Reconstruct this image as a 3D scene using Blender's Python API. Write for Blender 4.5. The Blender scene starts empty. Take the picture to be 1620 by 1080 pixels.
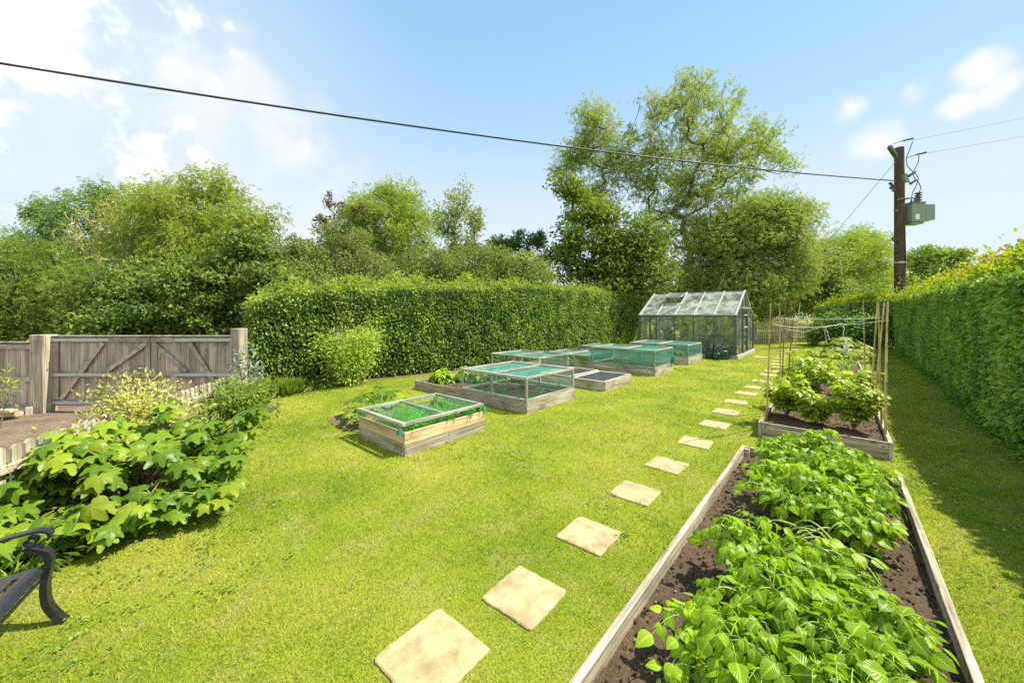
import bpy, math, random
import numpy as np
from mathutils import Vector
random.seed(5); rng = np.random.default_rng(7)
PI = math.pi
scn = bpy.context.scene
COL = scn.collection

# ------------------------------------------------------------------ frame helpers
# World: +Y runs along the garden path, +X to its right; the photographer stands at the origin, 2.1 m up.
YAW = math.radians(41.117); CA, SA = math.cos(YAW), math.sin(YAW); EYE = 2.1; FOC = 590.0
def W(r, d): return (r*CA - d*SA, r*SA + d*CA)          # r metres right / d metres ahead of the photographer
def bearing(px, d): return W((px-810)*d/FOC, d)
def zat(y, d): return EYE + (497-y)*d/FOC

# ------------------------------------------------------------------ mesh builder
class MB:
    def __init__(s): s.v=[]; s.n=0; s.f=[]; s.r=[]; s.uv=[]; s.sm=[]
    def add(s, V, F, rnd=None, luv=None, smooth=False):
        V=np.asarray(V,float).reshape(-1,3); F=np.asarray(F,int)
        s.v.append(V); s.f.append(F+s.n); s.n+=len(V)
        m=len(F)
        s.r.append(np.full(m,.5) if rnd is None else np.broadcast_to(np.asarray(rnd,float),(m,)))
        s.uv.append(np.zeros((len(V),3)) if luv is None else luv)
        s.sm.append(np.full(m,smooth))
        return s
    def box(s,x0,y0,z0,x1,y1,z1):
        V=[(x,y,z) for z in (z0,z1) for y in (y0,y1) for x in (x0,x1)]
        s.add(V,[(0,2,3,1),(4,5,7,6),(0,1,5,4),(2,6,7,3),(0,4,6,2),(1,3,7,5)],rnd=random.random()); return s
    def bar(s,p,q,w,h,up=(0,0,1)):
        p=np.array(p,float); q=np.array(q,float); t=q-p; t/=np.linalg.norm(t)
        a=np.cross(t,up)
        if np.linalg.norm(a)<1e-4: a=np.cross(t,(1,0,0))
        a/=np.linalg.norm(a); b=np.cross(a,t)
        c=[p+sx*a*w/2+sy*b*h/2 for sx,sy in ((-1,-1),(1,-1),(1,1),(-1,1))]
        c+= [x+(q-p) for x in c]
        s.add(c,[(0,3,2,1),(4,5,6,7),(0,1,5,4),(1,2,6,5),(2,3,7,6),(3,0,4,7)],rnd=random.random()); return s
    def tube(s,pts,rad,n=8,cap=True,rnd=.5):
        P=np.asarray(pts,float); k=len(P); R=np.broadcast_to(np.asarray(rad,float),(k,))
        T=np.gradient(P,axis=0); T/=np.linalg.norm(T,axis=1)[:,None]+1e-9
        u=np.cross(T[0],(0,0,1.)); 
        if np.linalg.norm(u)<.1: u=np.cross(T[0],(1.,0,0))
        V=[]; th=np.arange(n)*2*PI/n
        for i in range(k):
            u=u-T[i]*u.dot(T[i]); u/=np.linalg.norm(u)+1e-9; w=np.cross(T[i],u)
            V.append(P[i]+R[i]*(np.cos(th)[:,None]*u+np.sin(th)[:,None]*w))
        V=np.concatenate(V); F=[]
        for i in range(k-1):
            for j in range(n):
                a=i*n+j; b=i*n+(j+1)%n; F.append((a,b,b+n,a+n))
        s.add(V,F,rnd=rnd,smooth=True)
        if cap:
            for i in (0,k-1):
                c=P[i]; ring=V[i*n:(i+1)*n]
                s.add(np.vstack([ring,c]),[(j,(j+1)%n,n) for j in range(n)],rnd=rnd)
        return s
    def lathe(s,prof,cx=0,cy=0,n=20,sx=1,sy=1):
        th=np.arange(n)*2*PI/n; V=[];F=[]
        for r,z in prof: V+= [(cx+sx*r*math.cos(t),cy+sy*r*math.sin(t),z) for t in th]
        for i in range(len(prof)-1):
            for j in range(n):
                a=i*n+j;b=i*n+(j+1)%n;F.append((a,b,b+n,a+n))
        s.add(V,F,smooth=True); return s
    def frusta(s,A,B,ra,rb,n=5):                          # many branch segments at once
        A=np.asarray(A,float);B=np.asarray(B,float); t=B-A; L=np.linalg.norm(t,axis=1)[:,None]+1e-9; t/=L
        ref=np.where(np.abs(t[:,2:3])>.9,np.array([[1.,0,0]]),np.array([[0,0,1.]]))
        u=np.cross(t,ref);u/=np.linalg.norm(u,axis=1)[:,None]+1e-9;w=np.cross(t,u)
        th=np.arange(n)*2*PI/n; c=np.cos(th)[None,:,None];q=np.sin(th)[None,:,None]
        ring=c*u[:,None]+q*w[:,None]
        V=np.concatenate([A[:,None]+ring*np.asarray(ra)[:,None,None],B[:,None]+ring*np.asarray(rb)[:,None,None]],1)
        j=np.arange(n);f=np.stack([j,(j+1)%n,(j+1)%n+n,j+n],1)
        F=(f[None]+(np.arange(len(A))*2*n)[:,None,None]).reshape(-1,4)
        s.add(V.reshape(-1,3),F,smooth=True);return s
    def leaves(s,tpl,pos,dirv,nor,scale,rnd,width=1.0):   # instance a leaf template over arrays
        TV,TF,TU=tpl; pos=np.asarray(pos,float); N=len(pos)
        if N==0: return s
        x=np.asarray(dirv,float); x=x/(np.linalg.norm(x,axis=1)[:,None]+1e-9)
        z=np.asarray(nor,float); z=z-x*(z*x).sum(1)[:,None]; z/=np.linalg.norm(z,axis=1)[:,None]+1e-9
        y=np.cross(z,x); sc=np.broadcast_to(np.asarray(scale,float),(N,))[:,None,None]
        V=pos[:,None]+sc*(TV[None,:,0:1]*x[:,None]+width*TV[None,:,1:2]*y[:,None]+TV[None,:,2:3]*z[:,None])
        F=(TF[None]+(np.arange(N)*len(TV))[:,None,None]).reshape(-1,TF.shape[1])
        s.add(V.reshape(-1,3),F,rnd=np.repeat(np.broadcast_to(np.asarray(rnd,float),(N,)),len(TF)),
              luv=np.tile(TU,(N,1)) if TU is not None else None,smooth=TU is not None)
        return s
    def mesh(s,name,mat,org=(0,0,0)):
        V=(np.concatenate(s.v)-np.asarray(org)).astype(np.float32)
        me=bpy.data.meshes.new(name)
        tot=np.concatenate([np.full(len(f),f.shape[1]) for f in s.f]); idx=np.concatenate([f.ravel() for f in s.f])
        me.vertices.add(len(V)); me.vertices.foreach_set('co',V.ravel())
        me.loops.add(len(idx)); me.loops.foreach_set('vertex_index',idx.astype(np.int32))
        me.polygons.add(len(tot)); st=np.concatenate([[0],np.cumsum(tot)[:-1]])
        me.polygons.foreach_set('loop_start',st.astype(np.int32)); me.polygons.foreach_set('loop_total',tot.astype(np.int32))
        me.polygons.foreach_set('use_smooth',np.concatenate(s.sm).astype(bool))
        a=me.attributes.new('rnd','FLOAT','FACE'); a.data.foreach_set('value',np.concatenate(s.r).astype(np.float32))
        uv=np.concatenate(s.uv)
        if uv.any():
            a=me.attributes.new('luv','FLOAT_VECTOR','POINT'); a.data.foreach_set('vector',uv.astype(np.float32).ravel())
        me.materials.append(mat); me.update(calc_edges=True); return me
    def obj(s,name,mat,parent=None,world=False,bevel=0):
        org=(0,0,0)
        if world and parent is not None:
            p=parent
            while p.parent: p=p.parent
            org=tuple(p.location)
        o=bpy.data.objects.new(name,s.mesh(name,mat,org)); COL.objects.link(o)
        if parent is not None: o.parent=parent
        if bevel:
            m=o.modifiers.new('soft edge','BEVEL'); m.width=bevel; m.segments=2; m.limit_method='ANGLE'
        return o
    def top(s,name,mat,label,cat,loc,group=None,bevel=0,kind=None):   # a one-mesh thing, authored in world space
        o=bpy.data.objects.new(name,s.mesh(name,mat,loc)); COL.objects.link(o); o.location=loc
        tag(o,label,cat,group,kind)
        if bevel:
            m=o.modifiers.new('soft edge','BEVEL'); m.width=bevel; m.segments=2; m.limit_method='ANGLE'
        return o
def tag(o,label=None,cat=None,group=None,kind=None):
    if label:o['label']=label
    if cat:o['category']=cat
    if group:o['group']=group
    if kind:o['kind']=kind
def thing(name,label,cat,loc=(0,0,0),rotz=0,group=None):
    o=bpy.data.objects.new(name,None); COL.objects.link(o); o.empty_display_size=.1
    o.location=loc; o.rotation_euler=(0,0,rotz); tag(o,label,cat,group); return o
def dup(root,loc,rotz=0,label=None,group=None,scale=1):
    r=root.copy(); COL.objects.link(r); r.location=loc; r.rotation_euler=(0,0,rotz); r.scale=(scale,)*3
    if label:r['label']=label
    if group:r['group']=group
    for ch in list(root.children):
        c=ch.copy();COL.objects.link(c);c.parent=r
        for g in list(ch.children):
            d=g.copy();COL.objects.link(d);d.parent=c
    return r
# ------------------------------------------------------------------ numpy noise
_T=rng.random((64,64,64))
def vnoise(P,f=1.0):
    P=np.asarray(P,float)*f; 
    if P.shape[-1]==2: P=np.concatenate([P,np.zeros(P.shape[:-1]+(1,))],-1)
    i=np.floor(P).astype(int); t=P-i; t=t*t*(3-2*t); out=0
    for dx in(0,1):
        for dy in(0,1):
            for dz in(0,1):
                w=(t[...,0] if dx else 1-t[...,0])*(t[...,1] if dy else 1-t[...,1])*(t[...,2] if dz else 1-t[...,2])
                out=out+w*_T[(i[...,0]+dx)%64,(i[...,1]+dy)%64,(i[...,2]+dz)%64]
    return out
def fbm(P,f=1,o=3): return sum(vnoise(P,f*2**k)*.5**(k+1) for k in range(o))
def unit(n): 
    v=rng.normal(size=(n,3)); return v/np.linalg.norm(v,axis=1)[:,None]

# ------------------------------------------------------------------ materials
def newmat(name):
    m=bpy.data.materials.new(name); m.use_nodes=True; nt=m.node_tree
    return m,nt,nt.nodes['Principled BSDF'],nt.nodes['Material Output']
def N(nt,typ,**kw):
    n=nt.nodes.new(typ)
    for k,v in kw.items():
        if k.startswith('i_'):
            key=k[2:]; key=int(key) if key.isdigit() else key.replace('_',' ')
            n.inputs[key].default_value=v
        else: setattr(n,k,v)
    return n
def ramp(nt,stops,inp):
    r=N(nt,'ShaderNodeValToRGB'); e=r.color_ramp.elements
    while len(e)<len(stops): e.new(.5)
    for el,(p,c) in zip(e,stops): el.position=p; el.color=(*c,1) if len(c)==3 else c
    nt.links.new(inp,r.inputs[0]); return r.outputs[0]
def mixc(nt,typ,fac,a,b):
    m=N(nt,'ShaderNodeMix',data_type='RGBA',blend_type=typ)
    for sock,val in((m.inputs[0],fac),(m.inputs[6],a),(m.inputs[7],b)):
        if hasattr(val,'is_linked') or isinstance(val,bpy.types.NodeSocket): nt.links.new(val,sock)
        else: sock.default_value=val if not isinstance(val,tuple) or len(val)==4 else (*val,1)
    return m.outputs[2]
def noise(nt,scale,detail=4,vec=None,rough=.55,coord='Object',stretch=None):
    n=N(nt,'ShaderNodeTexNoise',i_Scale=scale,i_Detail=detail,i_Roughness=rough)
    tc=N(nt,'ShaderNodeTexCoord'); src=tc.outputs[coord]
    if coord=='World':pass
    if stretch:
        mp=N(nt,'ShaderNodeMapping'); mp.inputs['Scale'].default_value=stretch; nt.links.new(src,mp.inputs[0]); src=mp.outputs[0]
    nt.links.new(src,n.inputs['Vector']); return n.outputs['Fac']
def wpos(nt): return N(nt,'ShaderNodeNewGeometry').outputs['Position']
def wnoise(nt,scale,detail=4,rough=.55,stretch=None):
    n=N(nt,'ShaderNodeTexNoise',i_Scale=scale,i_Detail=detail,i_Roughness=rough); src=wpos(nt)
    if stretch:
        mp=N(nt,'ShaderNodeMapping'); mp.inputs['Scale'].default_value=stretch; nt.links.new(src,mp.inputs[0]); src=mp.outputs[0]
    nt.links.new(src,n.inputs['Vector']); return n.outputs['Fac']
def bump(nt,bsdf,h,strength=.4,dist=.02):
    b=N(nt,'ShaderNodeBump',i_Strength=strength,i_Distance=dist); nt.links.new(h,b.inputs['Height']); nt.links.new(b.outputs[0],bsdf.inputs['Normal'])
def leafmat(name,cols,ribs=0,*,trans=.35,rough=.5,luv=False,spec=.22,tint=(1.45,1.5,.75),vein=None,patch=.25):
    m,nt,b,out=newmat(name); L=nt.links.new
    a=N(nt,'ShaderNodeAttribute',attribute_name='rnd')
    c=ramp(nt,[(i/(len(cols)-1)*.9+.05,k) for i,k in enumerate(cols)],a.outputs['Fac'])
    n=wnoise(nt,1.3,3); 
    v=N(nt,'ShaderNodeMapRange',i_1=.3,i_2=.7,i_3=1-patch,i_4=1+patch); L(n,v.inputs[0])
    hs=N(nt,'ShaderNodeHueSaturation'); L(c,hs.inputs['Color']); L(v.outputs[0],hs.inputs['Value']); c=hs.outputs[0]
    if luv:
        u=N(nt,'ShaderNodeAttribute',attribute_name='luv'); sp=N(nt,'ShaderNodeSeparateXYZ'); L(u.outputs['Vector'],sp.inputs[0])
        p=N(nt,'ShaderNodeMath',operation='POWER',i_1=7.0); L(sp.outputs['Z'],p.inputs[0])
        f=N(nt,'ShaderNodeMath',operation='MULTIPLY',i_1=.6); L(p.outputs[0],f.inputs[0])
        c=mixc(nt,'MIX',f.outputs[0],c,vein or tuple(min(1,x*2.2+.03) for x in cols[-1]))
        av=N(nt,'ShaderNodeMath',operation='ABSOLUTE'); L(sp.outputs['Y'],av.inputs[0])
        k=N(nt,'ShaderNodeMath',operation='MULTIPLY_ADD',i_1=-.35); L(av.outputs[0],k.inputs[0]); L(sp.outputs['X'],k.inputs[2])
        k2=N(nt,'ShaderNodeMath',operation='MULTIPLY',i_1=46.0); L(k.outputs[0],k2.inputs[0])
        sn=N(nt,'ShaderNodeMath',operation='SINE'); L(k2.outputs[0],sn.inputs[0])
        bump(nt,b,sn.outputs[0],ribs,.003) if ribs else None
    L(c,b.inputs['Base Color']); b.inputs['Roughness'].default_value=rough; b.inputs['Specular IOR Level'].default_value=spec
    tr=N(nt,'ShaderNodeBsdfTranslucent'); tc=mixc(nt,'MULTIPLY',1.0,c,tint); L(tc,tr.inputs[0])
    mx=N(nt,'ShaderNodeMixShader',i_0=trans); L(b.outputs[0],mx.inputs[1]); L(tr.outputs[0],mx.inputs[2]); L(mx.outputs[0],out.inputs[0])
    return m
def woodmat(name,axis,base,dark,light,rough=.85,scale=1,knots=True,stain=(.12,.12,.09)):
    m,nt,b,out=newmat(name); L=nt.links.new
    st={'x':(.9,34,34),'y':(34,.9,34),'z':(34,34,.9)}[axis]
    g=wnoise(nt,scale*1.6,6,.65,st); g2=wnoise(nt,.9*scale,3,.6,tuple(.3*q if q>5 else 1.2*q for q in st)); bl=wnoise(nt,2.3,4,.6)
    a=N(nt,'ShaderNodeAttribute',attribute_name='rnd')
    c=ramp(nt,[(.34,dark),(.5,base),(.64,light)],g)
    c=mixc(nt,'MULTIPLY',.8,c,ramp(nt,[(.35,(.55,.52,.48)),(.62,(1.1,1.08,1.04))],g2))
    c=mixc(nt,'MIX',ramp(nt,[(.54,(0,0,0)),(.68,(.65,)*3)],bl),c,stain)
    v=N(nt,'ShaderNodeMapRange',i_3=.8,i_4=1.18); L(a.outputs['Fac'],v.inputs[0])
    hs=N(nt,'ShaderNodeHueSaturation'); L(c,hs.inputs['Color']); L(v.outputs[0],hs.inputs['Value']); c=hs.outputs[0]
    if knots:
        vo=N(nt,'ShaderNodeTexVoronoi',i_Scale=1.0); mp=N(nt,'ShaderNodeMapping'); mp.inputs['Scale'].default_value=tuple(2.2 if q<5 else 6 for q in st)
        L(wpos(nt),mp.inputs[0]); L(mp.outputs[0],vo.inputs['Vector'])
        c=mixc(nt,'MIX',ramp(nt,[(.07,(.75,)*3),(.12,(0,0,0))],vo.outputs['Distance']),c,tuple(x*.3 for x in dark))
    L(c,b.inputs['Base Color']); b.inputs['Roughness'].default_value=rough; b.inputs['Specular IOR Level'].default_value=.2
    bump(nt,b,g,.8,.008); return m
def plain(name,col,rough=.5,metal=0,var=.15,scale=20,bumps=0,spec=.5):
    m,nt,b,out=newmat(name)
    n=wnoise(nt,scale,4); c=ramp(nt,[(.3,tuple(x*(1-var) for x in col)),(.7,tuple(min(1,x*(1+var)) for x in col))],n)
    nt.links.new(c,b.inputs['Base Color']); b.inputs['Roughness'].default_value=rough; b.inputs['Metallic'].default_value=metal
    b.inputs['Specular IOR Level'].default_value=spec
    if bumps: bump(nt,b,n,bumps,.01)
    return m
def netmat(name,col,cover,scale=None):
    m,nt,b,out=newmat(name); L=nt.links.new
    b.inputs['Roughness'].default_value=.5
    n=wnoise(nt,3,4); c=ramp(nt,[(.3,tuple(x*.8 for x in col)),(.7,tuple(x*1.2 for x in col))],n); L(c,b.inputs['Base Color'])
    tl=N(nt,'ShaderNodeBsdfTranslucent'); L(c,tl.inputs[0])
    s=N(nt,'ShaderNodeMixShader',i_0=.45); L(b.outputs[0],s.inputs[1]); L(tl.outputs[0],s.inputs[2])
    t=N(nt,'ShaderNodeBsdfTransparent'); mx=N(nt,'ShaderNodeMixShader')
    f=N(nt,'ShaderNodeMapRange',i_1=.3,i_2=.7,i_3=cover*.8,i_4=min(1,cover*1.2)); L(wnoise(nt,5,3),f.inputs[0]); L(f.outputs[0],mx.inputs[0])
    L(t.outputs[0],mx.inputs[1]); L(s.outputs[0],mx.inputs[2]); L(mx.outputs[0],out.inputs[0]); return m
def glassmat(lo=.03,hi=.3):
    m,nt,b,out=newmat('greenhouse glass'); L=nt.links.new; nt.nodes.remove(b)
    t=N(nt,'ShaderNodeBsdfTransparent'); t.inputs[0].default_value=(.93,.96,.94,1)
    g=N(nt,'ShaderNodeBsdfGlossy',i_Roughness=.03); fr=N(nt,'ShaderNodeFresnel',i_IOR=1.6)
    mx=N(nt,'ShaderNodeMixShader'); L(fr.outputs[0],mx.inputs[0]); L(t.outputs[0],mx.inputs[1]); L(g.outputs[0],mx.inputs[2])
    d=N(nt,'ShaderNodeBsdfDiffuse'); d.inputs[0].default_value=(.6,.64,.58,1)       # dusty, algae-marked film
    n=wnoise(nt,2.2,5,.65); f=N(nt,'ShaderNodeMapRange',i_1=.38,i_2=.7,i_3=lo,i_4=hi); L(n,f.inputs[0])
    m2=N(nt,'ShaderNodeMixShader'); L(f.outputs[0],m2.inputs[0]); L(mx.outputs[0],m2.inputs[1]); L(d.outputs[0],m2.inputs[2])
    L(m2.outputs[0],out.inputs[0]); return m

G0,G1=(.085,.15,.022),(.16,.22,.03)
def lawn_colour(nt,blade=False):
    L=nt.links.new
    n1=wnoise(nt,.55,4,.6); n2=wnoise(nt,2.6,4,.6); n3=wnoise(nt,14,3,.6)
    c=ramp(nt,[(.3,(.19,.27,.02)),(.5,(.30,.36,.03)),(.68,(.41,.415,.06))],n1)
    c=mixc(nt,'MIX',ramp(nt,[(.5,(0,0,0)),(.70,(.6,)*3)],n2),c,(.40,.38,.11))
    c=mixc(nt,'MIX',ramp(nt,[(.55,(0,0,0)),(.75,(.6,)*3)],n3),c,(.12,.21,.022) if not blade else (.15,.26,.025))
    return c
def m_lawn():
    m,nt,b,out=newmat('mown lawn'); c=lawn_colour(nt)
    n=wnoise(nt,60,4,.7); c=mixc(nt,'MULTIPLY',1.0,c,ramp(nt,[(.3,(.42,.45,.4)),(.65,(1.0,1.0,1.0))],n))
    nt.links.new(c,b.inputs['Base Color']); b.inputs['Roughness'].default_value=.9; b.inputs['Specular IOR Level'].default_value=.1
    bump(nt,b,n,.8,.03); return m
def m_blade():
    m,nt,b,out=newmat('grass blades'); L=nt.links.new; c=lawn_colour(nt,True)
    a=N(nt,'ShaderNodeAttribute',attribute_name='rnd')
    c=mixc(nt,'MULTIPLY',1.0,c,ramp(nt,[(0,(.5,.6,.5)),(.5,(1.0,1.02,1.0)),(.88,(1.45,1.35,1.2)),(.95,(1.8,1.35,1.9))],a.outputs['Fac']))
    L(c,b.inputs['Base Color']); b.inputs['Roughness'].default_value=.55; b.inputs['Specular IOR Level'].default_value=.25
    tr=N(nt,'ShaderNodeBsdfTranslucent'); L(mixc(nt,'MULTIPLY',1.0,c,(1.3,1.3,.8)),tr.inputs[0])
    mx=N(nt,'ShaderNodeMixShader',i_0=.35); L(b.outputs[0],mx.inputs[1]); L(tr.outputs[0],mx.inputs[2]); L(mx.outputs[0],out.inputs[0]); return m
def m_soil(name,a,bc,crumb=40):
    m,nt,b,out=newmat(name); n=wnoise(nt,crumb,6,.7); n2=wnoise(nt,3,3)
    c=ramp(nt,[(.3,a),(.62,bc),(.78,tuple(x*1.7 for x in bc))],n); c=mixc(nt,'MULTIPLY',.7,c,ramp(nt,[(.3,(.6,.6,.6)),(.7,(1.25,1.2,1.15))],n2))
    at=N(nt,'ShaderNodeAttribute',attribute_name='rnd');c=mixc(nt,'MIX',ramp(nt,[(.86,(0,0,0)),(.9,(.8,)*3)],at.outputs['Fac']),c,(.36,.31,.24))
    nt.links.new(c,b.inputs['Base Color']); b.inputs['Roughness'].default_value=.95; b.inputs['Specular IOR Level'].default_value=.15
    bump(nt,b,n,1,.02); return m
def m_stone():
    m,nt,b,out=newmat('buff paving stone'); n=wnoise(nt,7,6,.65); s=wnoise(nt,90,3,.6)
    c=ramp(nt,[(.3,(.28,.21,.095)),(.5,(.42,.335,.165)),(.7,(.50,.415,.22))],n)
    c=mixc(nt,'MIX',ramp(nt,[(.62,(0,0,0)),(.7,(.7,)*3)],s),c,(.2,.15,.09))
    c=mixc(nt,'MIX',ramp(nt,[(.5,(0,0,0)),(.68,(.6,)*3)],wnoise(nt,3.3,5,.65)),c,(.22,.17,.10))
    nt.links.new(c,b.inputs['Base Color']); b.inputs['Roughness'].default_value=.9; bump(nt,b,n,.6,.02); return m
M={}
M['lawn']=m_lawn(); M['blade']=m_blade(); M['stone']=m_stone(); M['glass']=glassmat();M['roofglass']=glassmat(.10,.55)
M['soil']=m_soil('dark bed soil',(.05,.034,.02),(.155,.11,.07),70); M['dry']=m_soil('dry soil',(.12,.085,.055),(.25,.185,.125))
M['bark_chip']=m_soil('bark chippings',(.075,.055,.04),(.27,.20,.14),34)
for ax in 'xyz':
    M['oldwood_'+ax]=woodmat('weathered board '+ax,ax,(.465,.405,.31),(.22,.18,.13),(.62,.56,.455))
    M['cagewood_'+ax]=woodmat('silvered batten '+ax,ax,(.46,.445,.37),(.28,.275,.215),(.60,.58,.49),knots=False,stain=(.2,.26,.18))
    M['gatewood_'+ax]=woodmat('silvered gate timber '+ax,ax,(.43,.38,.30),(.25,.215,.165),(.57,.51,.42),stain=(.16,.15,.11))
    M['palewood_'+ax]=woodmat('new pale timber '+ax,ax,(.68,.52,.32),(.52,.36,.19),(.78,.64,.44),stain=(.5,.38,.22))
M['picketwood']=woodmat('picket timber','z',(.50,.44,.33),(.30,.26,.18),(.62,.56,.44),knots=False,stain=(.22,.24,.13))
M['orangewood']=plain('cedar block',(.5,.26,.09),.7,var=.25)
M['galv']=plain('galvanised steel',(.46,.52,.55),.5,.5,.15)
M['pole']=woodmat('creosoted pole','z',(.098,.064,.046),(.05,.032,.024),(.17,.115,.085),knots=False,stain=(.06,.04,.03))
M['trafo']=plain('grey green paint',(.205,.25,.21),.5,.0,.12,3)
M['insul']=plain('dark ceramic',(.06,.055,.05),.3,var=.2)
M['cable']=plain('black cable',(.022,.024,.027),.6)
M['wire']=plain('bare conductor',(.30,.33,.36),.5,.3)
M['white']=plain('white plastic',(.72,.72,.7),.5,var=.05)
M['twine']=plain('white twine',(.75,.74,.7),.8,var=.06)
M['castiron']=plain('dark cast metal',(.035,.036,.04),.38,.5,.3,30,.15)
M['cane']=woodmat('bamboo','z',(.68,.52,.26),(.54,.39,.17),(.74,.60,.34),.55,knots=False,stain=(.35,.24,.12))
M['cane_dark']=woodmat('aged bamboo','z',(.27,.18,.09),(.17,.11,.06),(.36,.26,.14),.6,knots=False,stain=(.15,.1,.06))
M['gh_frame']=plain('green grey aluminium',(.10,.115,.10),.45,.3,.15)
M['gh_bar']=plain('bright aluminium',(.44,.45,.42),.45,.3,.1)
M['concrete']=plain('pale concrete',(.42,.39,.33),.9,0,.25,6,.3)
M['terracotta']=plain('terracotta',(.40,.17,.09),.8,0,.2,8)
M['canplastic']=plain('dark green plastic',(.008,.065,.045),.35,0,.2,10)
M['net']=netmat('green netting',(.10,.38,.29),.34); M['nettop']=netmat('taut green netting',(.13,.46,.36),.66); M['netdark']=netmat('grey wire mesh',(.10,.11,.12),.72)
M['netpale']=netmat('fine netting',(.16,.36,.27),.16)
M['bark']=plain('grey bark',(.15,.125,.095),.9,0,.4,7,.6); M['darkbark']=plain('dark bark',(.075,.06,.045),.9,0,.35,7,.6)
M['yellowbark']=plain('ochre twigs',(.42,.34,.15),.85,0,.3,7)
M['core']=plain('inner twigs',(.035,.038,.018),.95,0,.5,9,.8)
M['stem']=plain('green stem',(.27,.34,.06),.65,0,.25,20); M['woodstem']=plain('shrub wood',(.20,.15,.10),.8,0,.3,20)
LM=lambda n,c,**k: M.__setitem__(n,leafmat(n,c,**k))
LM('hedge',[(0.097,0.168,0.028),(0.163,0.258,0.043),(0.274,0.358,0.059),(0.351,0.431,0.104)],trans=.24,rough=.42,spec=.28)
LM('hedgetop',[(0.167,0.241,0.040),(0.278,0.353,0.058),(0.409,0.434,0.078)],trans=.4)
LM('rhedge',[(0.122,0.225,0.033),(0.241,0.373,0.058),(0.414,0.499,0.079)],trans=.22,rough=.42,spec=.32)
LM('rhedgetop',[(0.168,0.253,0.017),(0.286,0.356,0.023),(0.389,0.414,0.032)],trans=.4)
LM('pinktip',[(.26,.20,.05),(.42,.20,.08),(.50,.25,.12)],trans=.4)
LM('green',[(0.131,0.205,0.042),(0.221,0.298,0.058),(0.339,0.389,0.083)],trans=.35)
LM('dark',[(0.087,0.145,0.031),(0.156,0.225,0.046),(0.266,0.331,0.059)],trans=.3)
LM('bluegreen',[(0.130,0.234,0.076),(0.206,0.333,0.102),(0.336,0.443,0.140)],trans=.35)
LM('willow',[(0.218,0.278,0.050),(0.327,0.388,0.076),(0.451,0.492,0.132)],trans=.4)
LM('olive',[(0.151,0.200,0.052),(0.232,0.283,0.080),(0.329,0.378,0.123)],trans=.35)
LM('brown',[(0.140,0.178,0.050),(0.216,0.238,0.079),(0.264,0.299,0.094)],trans=.35)
LM('ash',[(0.204,0.262,0.077),(0.300,0.360,0.104),(0.432,0.454,0.142)],trans=.4)
LM('buddleia',[(0.238,0.330,0.060),(0.391,0.495,0.090),(0.578,0.620,0.150)],trans=.4)
LM('maple',[(0.088,0.136,0.026),(0.166,0.232,0.039),(0.333,0.384,0.065)],trans=.33)
LM('bright',[(0.182,0.278,0.055),(0.305,0.388,0.072),(0.444,0.467,0.110)],trans=.4)
LM('poplar',[(0.189,0.243,0.090),(0.315,0.357,0.121),(0.471,0.482,0.193)],trans=.3)
LM('copper',[(0.087,0.047,0.031),(0.157,0.078,0.044),(0.209,0.125,0.049)],trans=.3)
LM('conifer',[(0.060,0.118,0.034),(0.108,0.178,0.047),(0.168,0.237,0.065)],trans=.15)
LM('potato',[(0.147,0.266,0.010),(0.226,0.359,0.014),(0.346,0.466,0.024)],trans=.38,rough=.36,luv=True,ribs=.22,spec=.28)
LM('fig',[(0.090,0.176,0.010),(0.156,0.251,0.016),(0.280,0.350,0.023)],trans=.36,rough=.38,luv=True,spec=.25,vein=(.32,.40,.12))
LM('currant',[(0.163,0.261,0.014),(0.278,0.376,0.022),(0.442,0.492,0.038)],trans=.38,rough=.42,luv=True)
LM('variegated',[(0.242,0.264,0.069),(0.462,0.462,0.124),(0.638,0.616,0.302)],trans=.3)
LM('shrub',[(0.195,0.334,0.044),(0.302,0.454,0.062),(0.471,0.596,0.101)],trans=.35)
LM('silver',[(0.220,0.275,0.220),(0.308,0.363,0.302),(0.396,0.440,0.399)],trans=.25)
LM('clump',[(0.168,0.264,0.034),(0.267,0.352,0.048),(0.356,0.396,0.082)],trans=.4)
LM('carrot',[(0.128,0.383,0.047),(0.201,0.551,0.069),(0.329,0.718,0.105)],trans=.5)
LM('onion',[(0.181,0.286,0.132),(0.257,0.372,0.181),(0.347,0.458,0.247)],trans=.3)
LM('squash',[(0.147,0.216,0.030),(0.237,0.300,0.042),(0.340,0.372,0.069)],trans=.3,luv=True,rough=.5,vein=(.35,.42,.2))
LM('white_flower',[(.55,.55,.42),(.68,.66,.56),(.75,.75,.68)],trans=.3)
LM('purple_flower',[(.25,.16,.36),(.36,.24,.48)],trans=.3)
LM('yellow_flower',[(.55,.42,.03),(.65,.52,.05)],trans=.3)
LM('weed',[(0.120,0.216,0.022),(0.180,0.297,0.033),(0.255,0.365,0.044)],trans=.3)
LM('deadleaf',[(.25,.15,.07),(.36,.25,.13),(.42,.34,.22)],trans=.2)

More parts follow.
